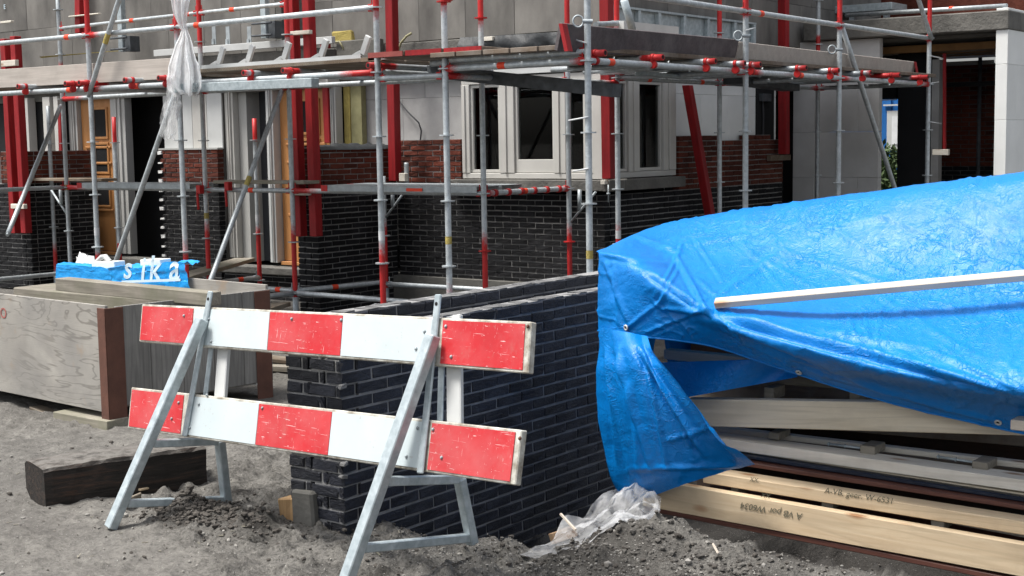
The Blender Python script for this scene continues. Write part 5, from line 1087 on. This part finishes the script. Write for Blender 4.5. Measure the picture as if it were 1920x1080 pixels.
SEG=[(1335, 588, 1930, 742, 6, 0.026, 0.7), (1340, 600, 1620, 712, 5, 0.02, 0.6), (1345, 612, 1500, 690, 4.5, 0.018, 0.6), (1335, 592, 1760, 660, 6, 0.012, 0.3), (1210, 505, 1345, 600, 5, 0.0143, 0.7), (1235, 575, 1345, 590, 5, 0.011, 0.6), (1190, 440, 1290, 480, 4, 0.0088, 0.5), (1285, 455, 1240, 540, 4, 0.0077, 0.5), (1170, 620, 1245, 560, 4, 0.0088, 0.5), (1200, 628, 1330, 575, 4, 0.0083, 0.6), (1262, 470, 1330, 600, 5, 0.011, 0.6), (1345, 560, 1470, 470, 5, 0.01, 0.3), (1640, 640, 1830, 740, 4, 0.008, 0.4), (1130, 480, 1185, 620, 5, 0.0099, 0.6), (1150, 490, 1162, 618, 4, 0.0072, 0.5), (1670, 590, 1860, 680, 3, 0.005, 0.3), (1500, 440, 1700, 400, 4, 0.005, 0), (1120, 474, 1260, 500, 5, 0.0088, 0.3), (1500, 690, 1900, 800, 5, 0.01, 0.5), (1400, 470, 1560, 560, 4, 0.006, 0.4), (1550, 420, 1700, 520, 4, 0.005, 0.4), (1280, 490, 1225, 590, 4, 0.0077, 0.5), (1300, 520, 1345, 560, 3.5, 0.0066, 0.5), (1220, 560, 1300, 625, 4, 0.0077, 0.5), (1360, 600, 1420, 665, 4, 0.012, 0.5), (1590, 590, 1605, 650, 3, 0.006, 0.4), (1618, 585, 1632, 655, 3, 0.006, 0.4), (1655, 575, 1640, 660, 3, 0.006, 0.4), (1700, 470, 1860, 450, 3, 0.004, 0.3), (1780, 400, 1900, 470, 3, 0.005, 0.3), (1440, 430, 1500, 500, 3.5, 0.006, 0.3), (1720, 650, 1920, 735, 4, 0.009, 0.5), (1420, 650, 1700, 745, 4, 0.01, 0.5), (1440, 462, 1705, 545, 3.6, 0.006, 0.6), (1560, 500, 1810, 660, 3.6, 0.006, 0.6), (1640, 400, 1920, 520, 3.6, 0.006, 0.6), (1380, 440, 1480, 560, 3.6, 0.006, 0.6), (1700, 560, 1925, 600, 3.6, 0.005, 0.6), (1230, 470, 1420, 440, 3.6, 0.006, 0.5), (1800, 360, 1925, 420, 3.6, 0.005, 0.5), (1460, 600, 1640, 640, 3.6, 0.006, 0.6), (1300, 440, 1360, 540, 3.6, 0.006, 0.6)]
near=np.clip((4.02-vq)/.15,0,1)[:,None]
G=G+normals(G)*(wrinkle(Q,SEG,1.0,101)*(.35+.65*near))[...,None]
edge=G[:,:1]; G=np.concatenate([edge+V(.03,.10*k,-.012*k) for k in(6,5,4,3,2)]+[edge+V(.004,.06,-.006),G],1); NU=G.shape[1]; Q=np.concatenate([Q[:,:1]]*6+[Q],1)
drop=G[:1]; G=np.concatenate([drop+V(0,.25,-.72),drop+V(0,.2,-.6),drop+V(0,.1,-.4),G],0); Q=np.concatenate([Q[:1]]*3+[Q],0)
tarp=thing('tarpaulin','large creased blue tarpaulin draped over the timber stack','tarpaulin',(3,-2.8,1.2))
b=MB(); b.grid(G); b.build('cover_sheet',TARP,tarp)
hp=[G[-1,i] for i in range(0,NU,3)]; b=MB(); b.pipe([p+V(0,-.001,.0) for p in hp],.0045,6); b.build('hem',TARP,tarp)
# hanging flap at the left end
LX=[(612,1122),(650,1123),(690,1118),(740,1118),(790,1122),(840,1132),(890,1143),(925,1158),(946,1185)]
RX=[(631,1214),(655,1222),(690,1242),(730,1275),(770,1308),(805,1340),(835,1372),(856,1400),(870,1416)]
n1,n2=70,64; F=np.zeros((n1,n2+8,3)); QF=np.zeros((n1,n2+8,2))
lx=np.array(LX,float); rx=np.array(RX,float); k9=np.linspace(0,1,9)
for i in range(n1):
    t=i/(n1-1); L0=np.array([np.interp(t,k9,lx[:,1]),np.interp(t,k9,lx[:,0])]); R0_=np.array([np.interp(t,k9,rx[:,1]),np.interp(t,k9,rx[:,0])])
    for j in range(n2):
        s=j/(n2-1); p=L0*(1-s)+R0_*s; p[1]-=10*math.sin(math.pi*s)*t*t*.6
        yy=-2.96-.10*math.sin(math.pi*min(1,s*1.15)*.9)-.19*math.sin(math.pi*min(1,.10+1.5*t) if t<.267 else math.pi*(.5+.5*(t-.267)/.733))*(.35+.65*s)-.075*s+.05*math.sin(s*9+t*1.5)*t*(1-s*.4)
        P=onY(p[0],p[1],yy); F[i,j+8]=P; QF[i,j+8]=p
    for j in range(8): F[i,j]=F[i,8]+V(-.01*(8-j)*.4,.07*(8-j),.0); QF[i,j]=QF[i,8]-[12*(8-j),0]
SF=[(1150,640,1230,905,5,.022,.6),(1215,640,1390,866,6,.028,.6),(1190,640,1330,870,5,.024,.6),(1135,640,1160,880,5,.016,.5),(1225,690,1300,850,5,.016,.5),(1170,880,1400,872,5,.012,.4),(1240,830,1340,800,4,.010,.4),(1180,700,1200,900,5,.014,.4),(1205,650,1255,900,4,.014,.5),(1140,700,1190,930,4,.012,.5),(1160,640,1175,760,4,.010,.4)]
F=F+normals(F)*wrinkle(QF,SF,1.0,151,.010)[...,None]
b=MB(); b.grid(F); b.build('hanging_flap',TARP,tarp)
# inner fold seen through the gap
A=np.zeros((16,20,3))
for i in range(16):
    for j in range(20):
        u=i/15;s=j/19; y=680+(745-680)*u+(703-712)*s*(1-u)+(-38)*s*u; x=1228+60*u+s*(1495-1228-60*u); A[i,j]=onY(x,y,-2.86+.12*s+.03*math.sin(s*7+u*3))
b=MB(); b.grid(A); b.build('inner_fold',TARP,tarp)
for px,py in((1175,614),(1499,697),(1872,791)):
    i=int(np.argmin(((Q-[px,py])**2).sum(-1).ravel())); P=G.reshape(-1,3)[i]; n_=normals(G).reshape(-1,3)[i]; c=P+n_*.004; a=np.cross(n_,(0,0,1)); a/=np.linalg.norm(a); e=np.cross(n_,a)
    b=MB(); b.pipe([c+(a*math.cos(t)+e*math.sin(t))*.0105 for t in np.linspace(0,2*math.pi,15)],.0042,6); g_=b.build('eyelet',WHITE,tarp)
    b=MB(); b.tube(c-n_*.002,c-n_*.0005,.0075,12); b.build('eyelet_hole',BLACK,g_)
# white batten on the tarpaulin
p=onY(1338,568,-3.13)+V(0,0,0);q=onY(1925,515,-2.80); q=p+(q-p)*1.2
tag(beam('white_batten',p,q,.045,.030,WHITEW,back=(0,1,.45)),'long white batten lying across the front of the blue tarpaulin','batten')
# ------------------------------------------------------------------ clear film and bits beside the wall
A=np.zeros((40,60,3))
for i in range(40):
    for j in range(60):
        u=i/39;s=j/59; xt=1155+s*85; yt=915-12*math.sin(s*3.14)+s*20; xb=972+s*262; yb=1045-70*s+16*math.sin(s*6)
        x=xt*(1-u)+xb*u; y=yt*(1-u)+yb*u; A[i,j]=onY(x,y,-3.02-.86*u*(1-.35*s)+.10*fbm(s*5,u*5,3,71))+V(0,0,.06*fbm(s*6,u*6,3,73))
b=MB(); b.grid(A); tag(b.build('plastic_film',FILM),'crumpled clear plastic film between the garden wall and the timber stack','plastic')
tag(beam('thin_stick',onY(1050,962,-3.55),onY(1078,992,-3.62),.008,.008,WHITEW,bevel=0),'thin pale stick poking out of the soil mound by the clear film','stick')
tag(beam('thin_stick',onY(1336,1018,-3.72),onY(1346,1036,-3.75),.006,.006,WHITEW,bevel=0),'short pale twig stuck in the soil mound below the lowest board','stick')
tag(beam('cardboard_strip',onY(1035,1000,-3.25),onY(1078,985,-3.15),.05,.05,simple('tan_cardboard',(.30,.20,.12),None,6,.9),bevel=.002),'tan strip of wood under the clear film by the garden wall','strip')
p=onZ(1262,1056,gz(2.75,-4.05)+.02); b=MB(); b.obox(p,(.055,.01,.0),(.01,.03,.012),(0,0,.010)); tag(b.build('clay_shard',TERRA,bevel=.003,jit=.004),'small reddish clay shard on the soil mound','shard')
# steel shoring on the garage roof
sh=thing('steel_beam','grey steel beam on short legs standing on the garage roof','beam',(-.8,8.6,3.03))
a=onY(1492,16,8.4);c=onY(1672,4,8.4); b=MB(); b.obox(V(a[0],8.4,3.22),V(c[0]-a[0],0,0),(0,.5,0),(0,0,.09)); b.build('beam_body',STEELB,sh,bevel=.004)
for t in(.2,.55,.9): b=MB(); b.box((a[0]+(c[0]-a[0])*t,8.45,3.03),(a[0]+(c[0]-a[0])*t+.06,8.52,3.22)); b.build('leg',STEEL,sh)
rl=thing('roof_rail','galvanised tube rail with orange tape along the garage roof edge','rail',(.3,8,3.03))
p=onY(1690,-6,7.45);q=onY(1905,20,7.45); p=onX(1700,0,.45); 
b=MB(); b.tube((.50,7.5,3.055),(.50,12,3.055),.0242); b.build('tube',GALV,rl); b=MB(); b.tube((-1.6,8.1,3.16),(.5,7.6,3.10),.0242); b.build('tube',GALV,rl); b=MB(); b.tube((-.2,7.77,3.127),(-.15,7.758,3.125),.026); b.build('tape_band',ORANGE,rl)
hb=MB(); hb.box((-1.6,9.2,3.03),(.4,9.3,4.2)); hb.build('upper_wall',BRR,gar)

p_=onY(7,17,2.79); text_on('chalk_mark','E',PRINT,house,p_,(1,0,0),(0,0,1),.085,.0008)
